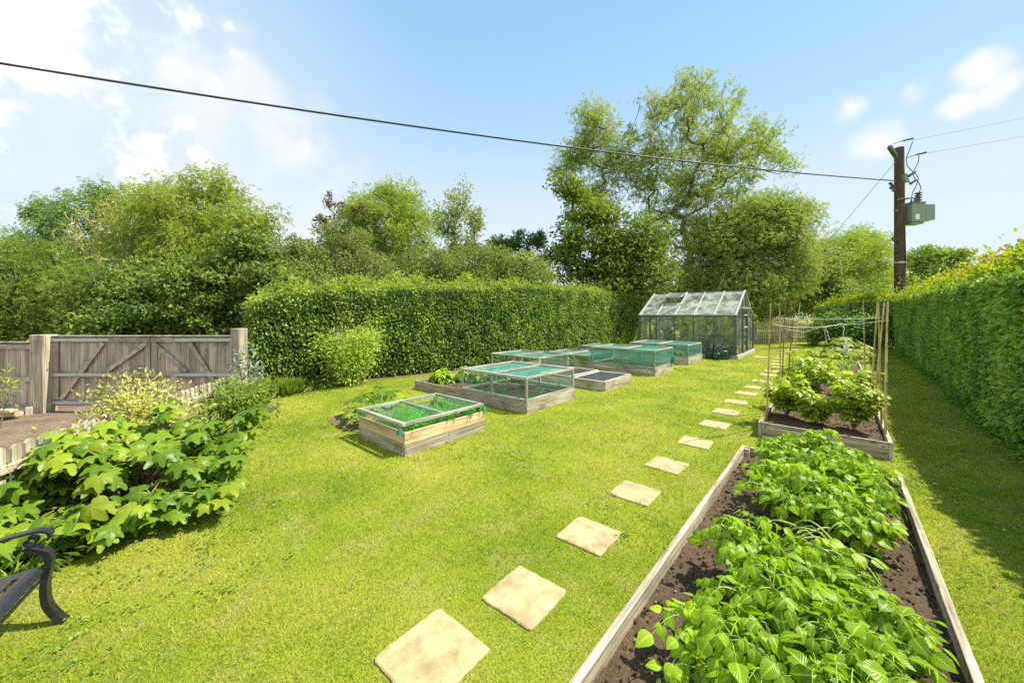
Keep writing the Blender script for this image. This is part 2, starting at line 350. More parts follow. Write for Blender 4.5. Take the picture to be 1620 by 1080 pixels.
# ------------------------------------------------------------------ leaf templates
def T_simple(w=.5,fold=.12):
    return (np.array([(0,0,0),(.45,w/2,fold),(1,0,-.05),(.45,-w/2,fold)]),np.array([(0,3,2),(0,2,1)]),None)
def T_hex(w=.55,fold=.1):
    return (np.array([(0,0,0),(.3,w/2,fold),(.7,w*.4,fold*.7),(1,0,-.1),(.7,-w*.4,fold*.7),(.3,-w/2,fold)]),np.array([(0,5,4),(0,4,3),(0,3,2),(0,2,1)]),None)
def T_sprig(pairs=2,w=.3,L=.42):
    V=[];F=[]
    def leaf(o,a,l):
        c,s=math.cos(a),math.sin(a);k=len(V)
        for x,y,z in((0,0,0),(.45*l,w*l/2,.06),(l,0,-.07),(.45*l,-w*l/2,.06)): V.append((o+x*c-y*s,x*s+y*c,z-.12*o*o))
        F.extend([(k,k+3,k+2),(k,k+2,k+1)])
    for i in range(pairs):
        o=.15+.5*i/max(1,pairs-1)
        leaf(o,.95,L);leaf(o,-.95,L)
    leaf(.62,0,L); return(np.array(V),np.array(F),None)
def T_ovate(w=.62,droop=.28,fold=.10,nl=7):
    us=np.linspace(0,1,nl+1);vs=np.array([-1,-.5,0,.5,1]);V=[];U=[]
    for u in us:
        hw=w/2*(math.sin(PI*min(1,u**.72)))**.85+.004
        for v in vs:
            V.append((u,v*hw,-droop*u*u+fold*abs(v)*math.sin(PI*u)-.06*v*v*math.sin(PI*u)));U.append((u,v,1 if v==0 else 0))
    F=[(i*5+j,i*5+j+1,i*5+j+6,i*5+j+5) for i in range(nl) for j in range(4)]
    return(np.array(V),np.array(F),np.array(U,float))
def T_palmate(lobes,sig,floor,n=48,span=155,droop=.22,rings=(.3,.65,1),serr=0):
    th=np.linspace(-span,span,n+1);V=[(0,0,0)];U=[(0,0,1)]
    for r in rings:
        for i,t in enumerate(th):
            R=max(floor,max(l*math.exp(-((t-a)/sig)**2) for a,l in lobes))*(1-.0*abs(t)/span)
            if abs(t)>span-18: R*=.85
            R*=1+serr*((i%2)*2-1)
            q=R*r;a=math.radians(t); d=min(abs(t-aa) for aa,_ in lobes)
            V.append((q*math.cos(a),q*math.sin(a),-droop*q*q+.10*min(1,d/25)*q*(1-.3*r)))
            U.append((q,t/90,1 if d<span/n*.9 else 0))
    F=[];m=n+1
    for i in range(n):F.append((0,0,1+i,2+i)) 
    T=[(0,1+i,2+i) for i in range(n)]
    for k in range(len(rings)-1):
        for i in range(n):
            a=1+k*m+i;T+= [(a,a+m,a+m+1),(a,a+m+1,a+1)]
    return(np.array(V),np.array(T),np.array(U,float))
TS,TSn,TH,TP=T_simple(),T_simple(.3),T_hex(),T_sprig()
TP3=T_sprig(3,.34,.36); TO=T_ovate(.84,.42,.1); TOb=T_ovate(.55,.5,.14)
TFIG=[T_palmate([(0,1.0),(52,.88),(-52,.88),(106,.66),(-106,.66)],27,.60,48,156,.38),
      T_palmate([(0,1.0),(50,.82),(-50,.82),(110,.58),(-110,.58)],32,.68,44,160,.6)]
TCUR=T_palmate([(0,1.0),(58,.86),(-58,.86),(118,.5),(-118,.5)],36,.5,20,150,.25,(.5,1),.05)
TSQ=T_palmate([(0,1.0),(45,.95),(-45,.95),(95,.85),(-95,.85)],28,.55,32,160,.15,(.5,1),.06)

# ------------------------------------------------------------------ garden layout
BEDS={'potato':(-1.04,.35,.57,6.25),'currant':(-1.03,7.62,.6,13.3),'bean':(-.95,14.6,.65,20.2),
 'carrot':(-6.2,3.1,-4.8,4.74),'onion':(-8.95,6.1,-4.91,8.0),'low':(-9.2,9.3,-4.75,11.0),'leek':(-9.4,12.65,-4.63,14.5),'salad':(-9.9,16.4,-4.64,18.5)}
STONES=[(-1.88,1.41),(-1.76,2.16),(-1.78,3.15),(-1.79,4.25),(-1.79,5.32),(-1.75,6.57),(-1.76,7.88),(-1.80,9.04),(-1.83,10.23),(-1.82,11.5),(-1.79,12.6),(-1.80,13.9),(-1.80,15.5),(-1.81,16.6),(-1.8,17.9),(-1.9,19.1),(-1.98,20.3),(-2.05,21.6),(-2.1,23.1),(-2.1,24.7),(-2.05,26.2),(-2.0,27.7),(-2.0,29.4)]
GH=(-8.2,20.03,-3.59,24.6)
FENCE0=np.array((-4.6,-1.35));FENCE1=np.array((-9.67,2.31)); FT=(FENCE1-FENCE0)/np.linalg.norm(FENCE1-FENCE0); FN=np.array((-FT[1],FT[0]))
if FN.dot((1,1))<0: FN=-FN                                  # points into the garden
def fence_dist(x,y): return (x-FENCE0[0])*FN[0]+(y-FENCE0[1])*FN[1]
def gz(x,y):
    s=np.clip((-fence_dist(x,y)-.1)/.5,0,1); inside=np.clip((3.0-y)/.5,0,1)
    far=np.clip((np.hypot(x,y)-60)/200,0,1)
    return -.12*s*inside+far*0
def grid(xs,ys):
    X,Y=np.meshgrid(xs,ys);n,m=X.shape; V=np.stack([X,Y,gz(X,Y)],-1).reshape(-1,3)
    i=np.arange(n-1)[:,None]*m+np.arange(m-1)[None]; F=np.stack([i,i+1,i+m+1,i+m],-1).reshape(-1,4); return V,F
# lawn: one sheet out to the horizon
xs=np.concatenate([[-900,-400,-150,-60,-30],np.arange(-20,8,.25),[12,25,60,150,400,900]]);ys=np.concatenate([[-900,-300,-80,-30,-10],np.arange(-5,4,.25),np.arange(4,40,1.0),[60,120,300,900]])
b=MB();b.add(*grid(xs,ys));o=b.obj('lawn',M['lawn']);o['kind']='structure'
# driveway (bark and gravel) beyond the picket fence
def strip(poly_fn,name,mat,nx,ny,dz,amp,f):
    u,v=np.meshgrid(np.linspace(0,1,nx),np.linspace(0,1,ny)); X,Y=poly_fn(u,v)
    Z=gz(X,Y)+dz+amp*(fbm(np.stack([X,Y],-1),f)-.45)
    n,m=X.shape;i=np.arange(n-1)[:,None]*m+np.arange(m-1)[None]; F=np.stack([i,i+1,i+m+1,i+m],-1).reshape(-1,4)
    b=MB();b.add(np.stack([X,Y,Z],-1).reshape(-1,3),F,smooth=True);o=b.obj(name,mat);o['kind']='structure';return o
def drive(u,v):
    s=-3+u*13;t=-.35-v*10
    return FENCE0[0]+FT[0]*s+FN[0]*t,FENCE0[1]+FT[1]*s+FN[1]*t
strip(drive,'driveway',M['bark_chip'],120,90,.012,.035,4)
def bedw(u): return .42+.07*np.sin(u*9)+.48*np.exp(-((u-.26)/.13)**2)+.25*np.clip(u-.5,0,.5)
def fbed(u,v):
    s=-.5+u*7.0;t=-.02+v*bedw(u)
    return FENCE0[0]+FT[0]*s+FN[0]*t,FENCE0[1]+FT[1]*s+FN[1]*t
strip(fbed,'flower_bed',M['soil'],120,24,.02,.06,5)
def hbed(u,v): # bare earth under the left hedge
    y=2.4+u*24; x=np.interp(y,[2,6.4,11.5,27],[-11.5,-11.2,-10.2,-10.2])+.22+.10*np.sin(y*1.7)-v*1.3; return x,y
strip(hbed,'hedge_border',M['bark_chip'],160,8,.012,.03,4)
def cbed(u,v):
    a=u*2*PI; r=v*(1+.12*np.sin(3*a)+.08*np.sin(5*a)); return -7.05+1.05*r*np.cos(a),3.75+.62*r*np.sin(a)
strip(cbed,'vegetable_patch',M['dry'],60,14,.014,.03,6)
k=MB();
for i in range(9):
    s=-1.6+i*.92;p=FENCE0+FT*s-FN*.30;q=FENCE0+FT*(s+.9)-FN*.30;k.bar((*p,-.05),(*q,-.05),.10,.14)
o=k.obj('kerb',M['concrete'],bevel=.006);o['kind']='structure'

# ------------------------------------------------------------------ stepping stones
ordn=['nearest','second nearest','third nearest','fourth nearest','fifth nearest','sixth nearest','seventh nearest','eighth nearest','ninth nearest','tenth nearest']
look=['large worn buff paving slab','thinly cracked buff paving slab','clean square buff paving slab']
for i,(x,y) in enumerate(STONES):
    n=13;hs=.235 if i else .26;ro=random.uniform(-.05,.05);pts=[]
    for e in range(4):
        for kk in range(n):
            t=-1+2*kk/n; a=[(t,-1),(1,t),(-t,1),(-1,-t)][e]; j=1-random.uniform(0,.03)-(.03 if abs(t)>.95 else 0)
            px,py=a[0]*hs*j,a[1]*hs*j; pts.append((x+px*math.cos(ro)-py*math.sin(ro),y+px*math.sin(ro)+py*math.cos(ro)))
    m=len(pts);V=[(a,c,-.03) for a,c in pts]+[(a,c,.012) for a,c in pts]+[(x+(a-x)*.97,y+(c-y)*.97,.018) for a,c in pts]+[(x,y,.019)]
    b=MB();b.add(V[:3*m],[(q,(q+1)%m,(q+1)%m+m,q+m) for q in range(m)]+[(q+m,(q+1)%m+m,(q+1)%m+2*m,q+2*m) for q in range(m)],rnd=random.random());b.add(V[2*m:],[(q,(q+1)%m,m) for q in range(m)])
    if i<10: lab=f"{look[min(i,2)]} in the lawn, {ordn[i]} of the path"
    elif i<17: lab=f"distant buff slab, {ordn[16-i] if i<16 else 'nearest'} before the greenhouse corner".replace('nearest before','closest before')
    else: lab=f"small far buff slab in the lawn, {['furthest','second furthest','third furthest','fourth furthest','fifth furthest','sixth furthest'][22-i]} by the picket fence"
    b.top('stepping_stone',M['stone'],lab,'stepping stone',(x,y,0),'stepping stones across the lawn')
b=MB();b.box(-3.1,21.5,-.02,-2.5,22.1,.016);b.top('paving_slab',M['stone'],'pale slab in the lawn outside the greenhouse door','paving slab',(-2.8,21.8,0),bevel=.004)

# ------------------------------------------------------------------ raised beds
def soil_mesh(x0,y0,x1,y1,z,amp=.038,f=5,step=.04,crumbs=300):
    xs=np.linspace(x0,x1,int((x1-x0)/step)+2);ys=np.linspace(y0,y1,int((y1-y0)/step)+2);X,Y=np.meshgrid(xs,ys);n,m=X.shape
    P=np.stack([X,Y],-1);Z=z+amp*(fbm(P,f,4)-.45)+.55*amp*(vnoise(P,24)-.5)+.3*amp*(rng.random(X.shape)-.5)
    b=MB();i=np.arange(n-1)[:,None]*m+np.arange(m-1)[None];b.add(np.stack([X,Y,Z],-1).reshape(-1,3),np.stack([i,i+1,i+m+1,i+m],-1).reshape(-1,4),smooth=True)
    if crumbs:
        q=np.stack([rng.uniform(x0,x1,crumbs),rng.uniform(y0,y1,crumbs)],-1);zz=z+amp*(fbm(q,f,4)-.45)
        oc=np.array([(1,0,0),(0,1,0),(-1,0,0),(0,-1,0),(0,0,.8),(0,0,-.8)])*1.0;of=np.array([(0,1,4),(1,2,4),(2,3,4),(3,0,4),(1,0,5),(2,1,5),(3,2,5),(0,3,5)])
        sc=rng.uniform(.004,.02,crumbs)**1.0; b.leaves((oc,of,None),np.column_stack([q,zz+sc*.4]),unit(crumbs),unit(crumbs),sc,rng.random(crumbs))
    return b
def bed(key,h,soilz,label,soil='soil',wood='oldwood',tiers=1,crumbs=300,t=.045,step=.05):
    x0,y0,x1,y1=BEDS[key];r=thing('raised_bed',label,'raised bed',((x0+x1)/2,(y0+y1)/2,0),group='timber raised beds')
    j=lambda s=.006:random.uniform(-s,s)
    for xa,xb in((x0,x0+t),(x1-t,x1)): b=MB();b.box(xa,y0,-.02,xb,y1,h+j());b.obj('side_board',M[wood+'_y'],r,True,.006)
    for ya,yb in((y0+.002,y0+t),(y1-t,y1-.002)): b=MB();b.box(x0+t+.002,ya,-.02,x1-t-.002,yb,h+j()-.004);b.obj('end_board',M[wood+'_x'],r,True,.006)
    for cx in(x0+t+.002,x1-t-.062):
        for cy in(y0+t+.002,y1-t-.062): b=MB();b.box(cx,cy,0,cx+.06,cy+.06,h-.025);b.obj('corner_post',M[wood+'_z'],r,True,.004)
    for cx,sx in((x0,-1),(x1,1)):
        for cy in(y0+.022,y1-.022,(y0+y1)/2):
            for cz in(.3,.72): b=MB();b.tube([(cx-sx*.004,cy+random.uniform(-.006,.006),h*cz),(cx+sx*.003,cy,h*cz)],.009,8);b.obj('screw',M['insul'],r,True)
    for cx in(x0+.10,x1-.10):
        for cz in(.3,.72): b=MB();b.tube([(cx,y0+.006,h*cz),(cx,y0-.003,h*cz)],.011,8);b.obj('screw',M['insul'],r,True)
    soil_mesh(x0+t,y0+t,x1-t,y1-t,soilz,step=step,crumbs=crumbs).obj('soil',M[soil],r,True)
    return r
bed('potato',.22,.10,'nearest raised bed, weathered boards round dark soil with potato plants',crumbs=2600,step=.03)
bed('currant',.25,.17,'weathered raised bed of currant bushes between bamboo canes',crumbs=900)
bed('bean',.22,.16,'far raised bed behind the currants, low weeds in bare soil')
ra=bed('carrot',.172,.16,'small two-tier raised bed with new pale timber on top, holding carrots','dry')
bed('onion',.25,.19,'long raised bed with leafy greens behind the nearest tall netted frame','soil')
bed('low',.23,.18,'raised bed with two low dark mesh lids at its lawn end','dry')
bed('leek',.25,.19,'raised bed with floppy leeks under a netted frame beyond the mesh lids')
bed('salad',.28,.22,'furthest raised bed in front of the greenhouse')
x0,y0,x1,y1=BEDS['carrot']
for xa,xb in((x0-.004,x0+.034),(x1-.034,x1+.004)):
    b=MB();b.box(xa,y0-.004,.178,xb,y1+.004,.355);o=b.obj('upper_side_board',M['palewood_y'],ra,True,.004);o['label']='new pale yellow upper board'
for ya,yb in((y0-.004,y0+.034),(y1-.034,y1+.004)):
    b=MB();b.box(x0+.036,ya,.178,x1-.036,yb,.353);o=b.obj('upper_end_board',M['palewood_x'],ra,True,.004);o['label']='new pale yellow upper board'
for cx,cy in((x0+.06,y0+.06),(x1-.17,y0+.06),(x0+.06,y1-.12),(x1-.13,y1-.12)):
    b=MB();b.box(cx,cy,.14,cx+.07,cy+.06,.45);b.obj('corner_block',M['orangewood'],ra,True,.004)
# ------------------------------------------------------------------ netted frames
def rails(r,nm,x0,y0,x1,y1,z0,z1,w,mat='cagewood'):
    for ya in(y0,y1-w): b=MB();b.box(x0,ya,z0,x1,ya+w,z1);b.obj(nm,M[mat+'_x'],r,True,.003)
    for xa in(x0,x1-w): b=MB();b.box(xa,y0+w+.002,z0,xa+w,y1-w-.002,z1-.002);b.obj(nm,M[mat+'_y'],r,True,.003)
def quad(p): b=MB();b.add(p,[(0,1,2,3)]);return b
def cage(x0,y0,x1,y1,z0,z1,label,net='net',topnet='nettop',mid=True,w=.05):
    r=thing('netted_frame',label,'netted frame',((x0+x1)/2,(y0+y1)/2,z0),group='green netted frames on the raised beds')
    z0+=.004; rails(r,'bottom_rail',x0,y0,x1,y1,z0,z0+w,w); rails(r,'top_rail',x0,y0,x1,y1,z1-w,z1,w)
    xm=(x0+x1)/2; xs=[x0,x1-w]+([xm-w/2] if mid else [])
    for xa in xs:
        for ya in(y0,y1-w): b=MB();b.box(xa,ya,z0+w+.001,xa+w,ya+w,z1-w-.001);b.obj('post',M['cagewood_z'],r,True,.003)
    b=MB();b.box(xm-.035,y0+w+.002,z1-w,xm+.035,y1-w-.002,z1-.004);b.obj('cross_bar',M['cagewood_y'],r,True,.003)
    e=.004;za,zb=z0+.01,z1-w-.002
    for p in([(x0,y0-e,za),(x1,y0-e,za),(x1,y0-e,zb),(x0,y0-e,zb)],[(x0,y1+e,za),(x1,y1+e,za),(x1,y1+e,zb),(x0,y1+e,zb)],[(x0-e,y0,za),(x0-e,y1,za),(x0-e,y1,zb),(x0-e,y0,zb)],[(x1+e,y0,za),(x1+e,y1,za),(x1+e,y1,zb),(x1+e,y0,zb)]):
        quad(p).obj('side_net',M[net],r,True)
    n=13;u,v=np.meshgrid(np.linspace(0,1,n),np.linspace(0,1,n));X=x0+.01+u*(x1-x0-.02);Y=y0+.01+v*(y1-y0-.02)
    Z=z1-w-.004-.012*np.sin(PI*u)*np.sin(PI*v); i=np.arange(n-1)[:,None]*n+np.arange(n-1)[None]
    b=MB();b.add(np.stack([X,Y,Z],-1).reshape(-1,3),np.stack([i,i+1,i+n+1,i+n],-1).reshape(-1,4));b.obj('top_net',M[topnet],r,True)
    for xa,xb,za_,zb_ in[(x0+.02,x0+.24,z0+w,z0+.24)]: pass
    return r
cage(-7.0,6.10,-4.92,7.98,.25,.775,'largest and nearest green netted frame, standing on the bed of onions','netpale','nettop')
cage(-9.1,9.32,-7.0,10.98,.23,.755,'green netted frame by the hedge behind the nearest netted frame','netpale')
cage(-9.3,12.67,-7.1,14.48,.25,.53,'low green netted frame behind the dark mesh lids, a leaf poking out')
cage(-7.05,12.67,-4.65,14.48,.25,.88,'green netted frame over leeks with a bunched net at its corner')
cage(-9.8,16.42,-7.25,18.48,.28,.53,'low green netted frame beside the hedge, left of the furthest frame')
cage(-7.2,16.42,-4.66,18.48,.28,.83,'furthest green netted frame, next to the watering cans','net')
# bunched spare netting
b=MB();P=np.array((-4.58,14.35,.42))
for i in range(14):
    t=np.linspace(0,1,5)[:,None];a=random.uniform(0,6.28);b.tube(P+np.array((0,0,-.2))*0+np.hstack([.05*np.cos(a+3*t),.06*np.sin(a+3*t),.28*(t-.5)+random.uniform(-.03,.03)]),[.01,.022,.025,.02,.008],5)
b.top('spare_net',M['nettop'],'bunched end of green net hanging at the leek frame corner','net',tuple(P))
# lid frame of the carrot bed
x0,y0,x1,y1=-6.17,3.06,-4.80,4.72; w=.055
r=thing('cover_frame','flat grey lid frame with net resting over the carrot bed','netted frame',((x0+x1)/2,(y0+y1)/2,.45))
rails(r,'frame_rail',x0,y0,x1,y1,.452,.50,w)
b=MB();b.box(x0+w+.002,3.84,.455,x1-w-.002,3.895,.497);b.obj('cross_bar',M['cagewood_x'],r,True,.003)
quad([(x0+.01,y0+.01,.503),(x1-.01,y0+.01,.503),(x1-.01,y1-.01,.503),(x0+.01,y1-.01,.503)]).obj('top_net',M['netpale'],r,True)
for p in([(x0,y0-.006,.34),(x1,y0-.006,.34),(x1,y0-.006,.46),(x0,y0-.006,.46)],[(x1-.06,y0+.05,.2),(x1-.06,y1-.02,.2),(x1-.06,y1-.02,.46),(x1-.06,y0+.05,.46)],[(x0,y1-.06,.2),(x1,y1-.06,.2),(x1,y1-.06,.46),(x0,y1-.06,.46)]): quad(p).obj('side_net',M['net'],r,True)
# loose net tufts at two corners
b=MB()
for cx,cy in((x1-.03,y0-.02),(x1-.01,y1+.02)):
    for i in range(8):
        a=random.uniform(0,6.28);t=np.linspace(0,1,4)[:,None];b.tube(np.array((cx,cy,.44))+np.hstack([.05*t*np.cos(a),.05*t*np.sin(a),-.12*t]),[.006,.014,.014,.004],4)
b.obj('net_tuft',M['nettop'],r,True)
# dark mesh lids
for i,(xa,xb,dz,rz) in enumerate(((-6.95,-5.86,.03,-.02),(-5.84,-4.76,0,.015))):
    lab=['dark mesh lid overlapping its neighbour on the low bed','dark mesh lid at the lawn end of the low bed'][i]
    cx,cy=(xa+xb)/2,10.15; r=thing('mesh_lid',lab,'bed lid',(cx,cy,.236+dz),rz,group='dark mesh lids')
    x0,x1,y0,y1=-(xb-xa)/2,(xb-xa)/2,-.86,.86;w=.075
    for ya in(y0,y1-w): b=MB();b.box(x0,ya,0,x1,ya+w,.03);b.obj('frame_rail',M['cagewood_x'],r,False,.003)
    for xq in(x0,x1-w): b=MB();b.box(xq,y0+w+.001,0,xq+w,y1-w-.001,.032);b.obj('frame_rail',M['cagewood_y'],r,False,.003)
    quad([(x0+.02,y0+.02,.016),(x1-.02,y0+.02,.016),(x1-.02,y1-.02,.016),(x0+.02,y1-.02,.016)]).obj('mesh_panel',M['netdark'],r)
b=MB();b.bar((-6.98,6.95,.285),(-5.85,7.6,.285),.06,.035);b.top('timber_batten',M['palewood_x'],'pale loose batten lying on the soil inside the nearest netted frame','batten',(-6.4,7.3,.27),bevel=.003)

# ------------------------------------------------------------------ generic plants
def ball(n,c,rad,shell=.4):
    v=unit(n)*(rng.random(n)**shell)[:,None]; return np.asarray(c)+v*np.asarray(rad)
def grow_tree(name,label,cat,base,blobs,leaf,mat,bark,size,n,clump=None,ncl=120,tr=.2,up=.5,droop=0,width=1,group=None,z0=None,trunk_top=.75,leaves_per=None,flat=.7,shell=.45,extra=None,twig=.012,wig=.12,lean=None):
    """blobs: (x,y,z,rx,ry,rz). Trunk, limbs reaching every clump, leaves scattered through the clumps."""
    bx,by=base; bz=float(gz(bx,by)) if z0 is None else z0
    B=np.array(blobs,float); vol=(B[:,3]*B[:,4]*B[:,5])**.6; p=vol/vol.sum()
    pick=rng.choice(len(B),ncl,p=p); C=B[pick,:3]+unit(ncl)*(rng.random(ncl)**shell)[:,None]*B[pick,3:]*.88
    ctr=(B[:,:3]*p[:,None]).sum(0); top=B[:,2].max()
    C=C[np.argsort(np.linalg.norm(C-np.array((bx,by,ctr[2]*.6)),axis=1))]
    tz=bz+(ctr[2]-bz)*trunk_top*1.3; k=7; tt=np.linspace(0,1,k)
    nodes=[np.array((bx+(ctr[0]-bx)*t**1.5*.8+wig*math.sin(3*t+bx)*t,by+(ctr[1]-by)*t**1.5*.8+wig*math.cos(4*t)*t,bz-.1+(tz-bz+.1)*t)) for t in tt]
    par=[-1]+list(range(k-1))
    for c in C:
        Pn=np.array(nodes); d=np.linalg.norm(Pn-c,axis=1)+1.2*np.maximum(0,Pn[:,2]-c[2])+ (Pn[:,2]<bz+.12*(tz-bz))*99
        j=int(np.argmin(d)); a=nodes[j]; L=np.linalg.norm(c-a)
        for t in(.35,.7,1.0):
            q=a+(c-a)*t; q=q+np.array((0,0,-.10*L*math.sin(PI*t)))+rng.normal(size=3)*.05*L*(t<1); nodes.append(q); par.append(j if t==.35 else len(nodes)-2)
    Pn=np.array(nodes);par=np.array(par);cnt=np.ones(len(Pn))
    for i in range(len(Pn)-1,0,-1): cnt[par[i]]+=cnt[i]
    R=np.maximum(twig*.35,tr*(cnt/cnt[0])**.5)
    e=np.arange(1,len(Pn)); r=thing(name,label,cat,(bx,by,bz),group=group)
    b=MB();b.frusta(Pn[par[e]],Pn[e],np.minimum(R[par[e]],R[e]*1.5),R[e],6);b.obj('trunk',M[bark],r,True)
    cr=clump if clump else .30*float(np.mean(B[:,3:]))
    ci=rng.integers(0,ncl,n); cv=rng.random(ncl)
    g_=rng.normal(size=(n,3));g_*=np.minimum(1,1.7/np.linalg.norm(g_,axis=1))[:,None];off=g_*np.array((1,1,flat))*cr*.6*rng.uniform(.6,1.35,(ncl,))[ci][:,None]; P=C[ci]+off
    out=P-ctr; out/=np.linalg.norm(out,axis=1)[:,None]+1e-9
    D=rng.normal(size=(n,3))*.7+out*.6+np.array((0,0,-droop)); Nn=rng.normal(size=(n,3))*.42+out*.25+g_*.45+np.array((0,0,up))
    b=MB();b.leaves(leaf,P,D,Nn,size*rng.uniform(.65,1.25,n),.5*cv[ci]+.5*rng.random(n),width);b.obj('crown',M[mat],r,True)
    if extra:
        em,en,es,ename,zmin=extra; q=C[rng.integers(0,ncl,en*3)]; q=q[q[:,2]>np.quantile(C[:,2],zmin)][:en]
        q=q+rng.normal(size=q.shape)*cr*.5+(q-ctr)/np.linalg.norm(q-ctr,axis=1)[:,None]*cr*.5; b=MB()
        m=len(q)*6;qq=np.repeat(q,6,0)+rng.normal(size=(m,3))*es*.7; b.leaves(TS,qq,unit(m),rng.normal(size=(m,3))*.4+np.array((0,0,1)),es,rng.random(m));b.obj(ename,M[em],r,True)
    return r
def px_blobs(d,L,depth=.9):
    out=[]
    for i,(px,y,rx,ry) in enumerate(L):
        dd=d*(1+.03*math.sin(i*2.3)); x,yw=bearing(px,dd); s=dd/FOC; out.append((x,yw,zat(y,dd),rx*s*depth+.05,rx*s*depth+.05,ry*s))
    return out
def pxtree(name,label,d,L,leaf,mat,bark,size,cover=4,ncl=None,cat='tree',base=None,**kw):
    A=sum(PI*rx*ry for _,_,rx,ry in L); TV,TF,_=leaf; la=.5*np.linalg.norm(np.cross(TV[TF[:,1]]-TV[TF[:,0]],TV[TF[:,2]]-TV[TF[:,0]]),axis=1).sum()*kw.get('width',1)*(size*FOC/d)**2; kw.pop('la',1); n=int(min(46000,1.25*cover*A/la)); bpx=base or L[0][0]
    return grow_tree(name,label,cat,bearing(bpx,d),px_blobs(d,L),leaf,mat,bark,size,n,ncl=ncl or int(60+A/170),**kw)

# ------------------------------------------------------------------ trees beyond the garden
TG='trees beyond the garden'
pxtree('elder_tree','bushy green elder with pale flower heads, at the left behind the low fence panel',12.6,[(-40,460,100,95),(60,445,95,75),(140,480,80,70),(40,510,120,60)],TP3,'green','darkbark',.22,3.4,tr=.14,group=TG,la=1.2,extra=('white_flower',26,.07,'blossom',.6))
pxtree('ash_tree','dark green ash crown rising behind the elder and the yellow bare twigs',20,[(125,350,70,50),(175,318,42,32),(80,340,34,24),(130,410,90,60),(60,400,60,40)],TP,'bluegreen','bark',.28,2.6,tr=.22,group=TG)
pxtree('dying_tree','thin tree of ochre twigs with few leaves, in front of the dark ash',16.6,[(165,365,60,60),(180,330,30,45),(120,390,45,30)],TSn,'willow','yellowbark',.12,.3,ncl=420,tr=.16,group=TG,twig=.05,clump=.35)
pxtree('willow_tree','yellow-green willow with drooping sprays, tallest behind the double gate',16,[(310,345,95,58),(258,315,50,36),(390,360,60,42),(255,390,85,65),(338,302,54,28),(345,400,100,60)],TP3,'willow','bark',.28,4.4,tr=.2,droop=.8,group=TG,width=.75,flat=1.1)
pxtree('thicket_tree','dark glossy thicket directly behind the double gate',12.8,[(320,455,110,55),(235,455,75,48),(412,445,40,66),(388,395,48,40),(300,500,150,42),(200,500,90,45)],TH,'dark','darkbark',.14,4.6,tr=.14,group=TG,ncl=330,clump=.42,flat=.5)
pxtree('hawthorn_tree','olive hawthorn in the dip between the willow and the round green tree',18.5,[(470,410,55,42),(445,445,60,50),(490,450,60,45)],TS,'olive','darkbark',.14,3.6,tr=.14,group=TG)
pxtree('round_tree','rounded fresh green tree rising over the middle of the left hedge',25,[(612,345,75,52),(570,345,45,40),(652,365,52,48),(605,410,105,60),(630,310,38,22)],TP,'bright','bark',.32,3.6,tr=.22,group=TG)
pxtree('plum_tree','brownish olive tree with dark purple shoots, left of the round green tree',21,[(540,390,60,42),(505,425,60,42),(565,430,60,45)],TS,'brown','darkbark',.17,3.4,tr=.15,group=TG)
pxtree('copper_sapling','slender dark purple sapling spires sticking above the brownish tree',21.6,[(528,330,14,30),(521,312,8,12),(560,330,12,18),(515,350,20,10)],TS,'copper','darkbark',.17,1.2,ncl=26,tr=.05,base=535,group=TG,clump=.22)
pxtree('poplar_tree','slim upright poplar standing alone against the sky',34,[(728,325,26,42),(714,350,22,35),(750,350,15,32),(693,352,10,24),(730,395,34,40)],TS,'poplar','bark',.3,2.3,tr=.2,base=730,group=TG,ncl=150,clump=.55,flat=1.5)
pxtree('willow_scrub','soft olive willow scrub above the middle of the left hedge',19.5,[(690,430,60,45),(760,425,75,42),(640,445,55,40),(830,435,55,35),(700,470,120,30)],TSn,'olive','darkbark',.2,4.2,tr=.13,group=TG,la=.7)
pxtree('elm_scrub','bright green scrub growing out of the left hedge top near the round tree',17,[(640,452,45,25),(560,455,40,20),(730,450,40,18)],TS,'bright','darkbark',.15,3.2,tr=.1,group=TG)
pxtree('conifer_tree','dark feathery conifer tops in the gap left of the tall ash',36,[(815,385,36,22),(790,395,30,22),(850,380,20,14),(820,420,60,30)],TSn,'conifer','darkbark',.4,3.4,tr=.2,group=TG)
pxtree('maple_tree','dense dark maple with yellow-green tips, below the tall ash on its left',25.5,[(955,385,80,62),(898,405,44,50),(1015,395,48,60),(930,335,45,40),(985,440,85,45),(900,300,26,20)],TH,'maple','darkbark',.25,4.4,tr=.28,group=TG,ncl=330,clump=.95,flat=.5,base=960)
pxtree('tall_ash_tree','tallest tree, airy ash with visible limbs crossed by the black cable',33,[(1085,225,125,100),(1075,160,62,42),(1160,235,75,70),(1010,260,50,60),(1100,310,110,65),(1243,258,22,16),(1215,240,35,35),(1085,380,80,65),(1105,440,80,50)],TP3,'ash','bark',.46,1.65,tr=.3,base=1082,group=TG,ncl=640,clump=.75,twig=.075,shell=.42,trunk_top=.42,flat=.75)
pxtree('young_ash_tree','lighter separate ash stem left of the tallest tree',34.5,[(940,205,40,45),(915,240,40,30),(960,250,40,44),(893,268,24,14),(945,310,50,34),(925,185,20,20)],TP3,'ash','bark',.45,2.6,tr=.16,base=965,group=TG,ncl=190,clump=1.0,twig=.045,trunk_top=.5)
pxtree('weeping_tree','wide light green tree with weeping sprays, behind the greenhouse',29,[(1190,365,85,55),(1130,415,70,60),(1245,365,45,48),(1225,425,75,55),(1175,455,105,40),(1265,335,25,20),(1150,370,60,40),(1210,330,50,28)],TP3,'ash','bark',.36,5.0,tr=.3,droop=.7,clump=1.0,group=TG,base=1180)
pxtree('distant_tree','pale green broad tree between the weeping tree and the pole',42,[(1340,400,65,45),(1372,388,42,32),(1310,425,60,50),(1390,430,40,40),(1350,450,80,30)],TP,'bright','bark',.45,3.6,tr=.3,group=TG)
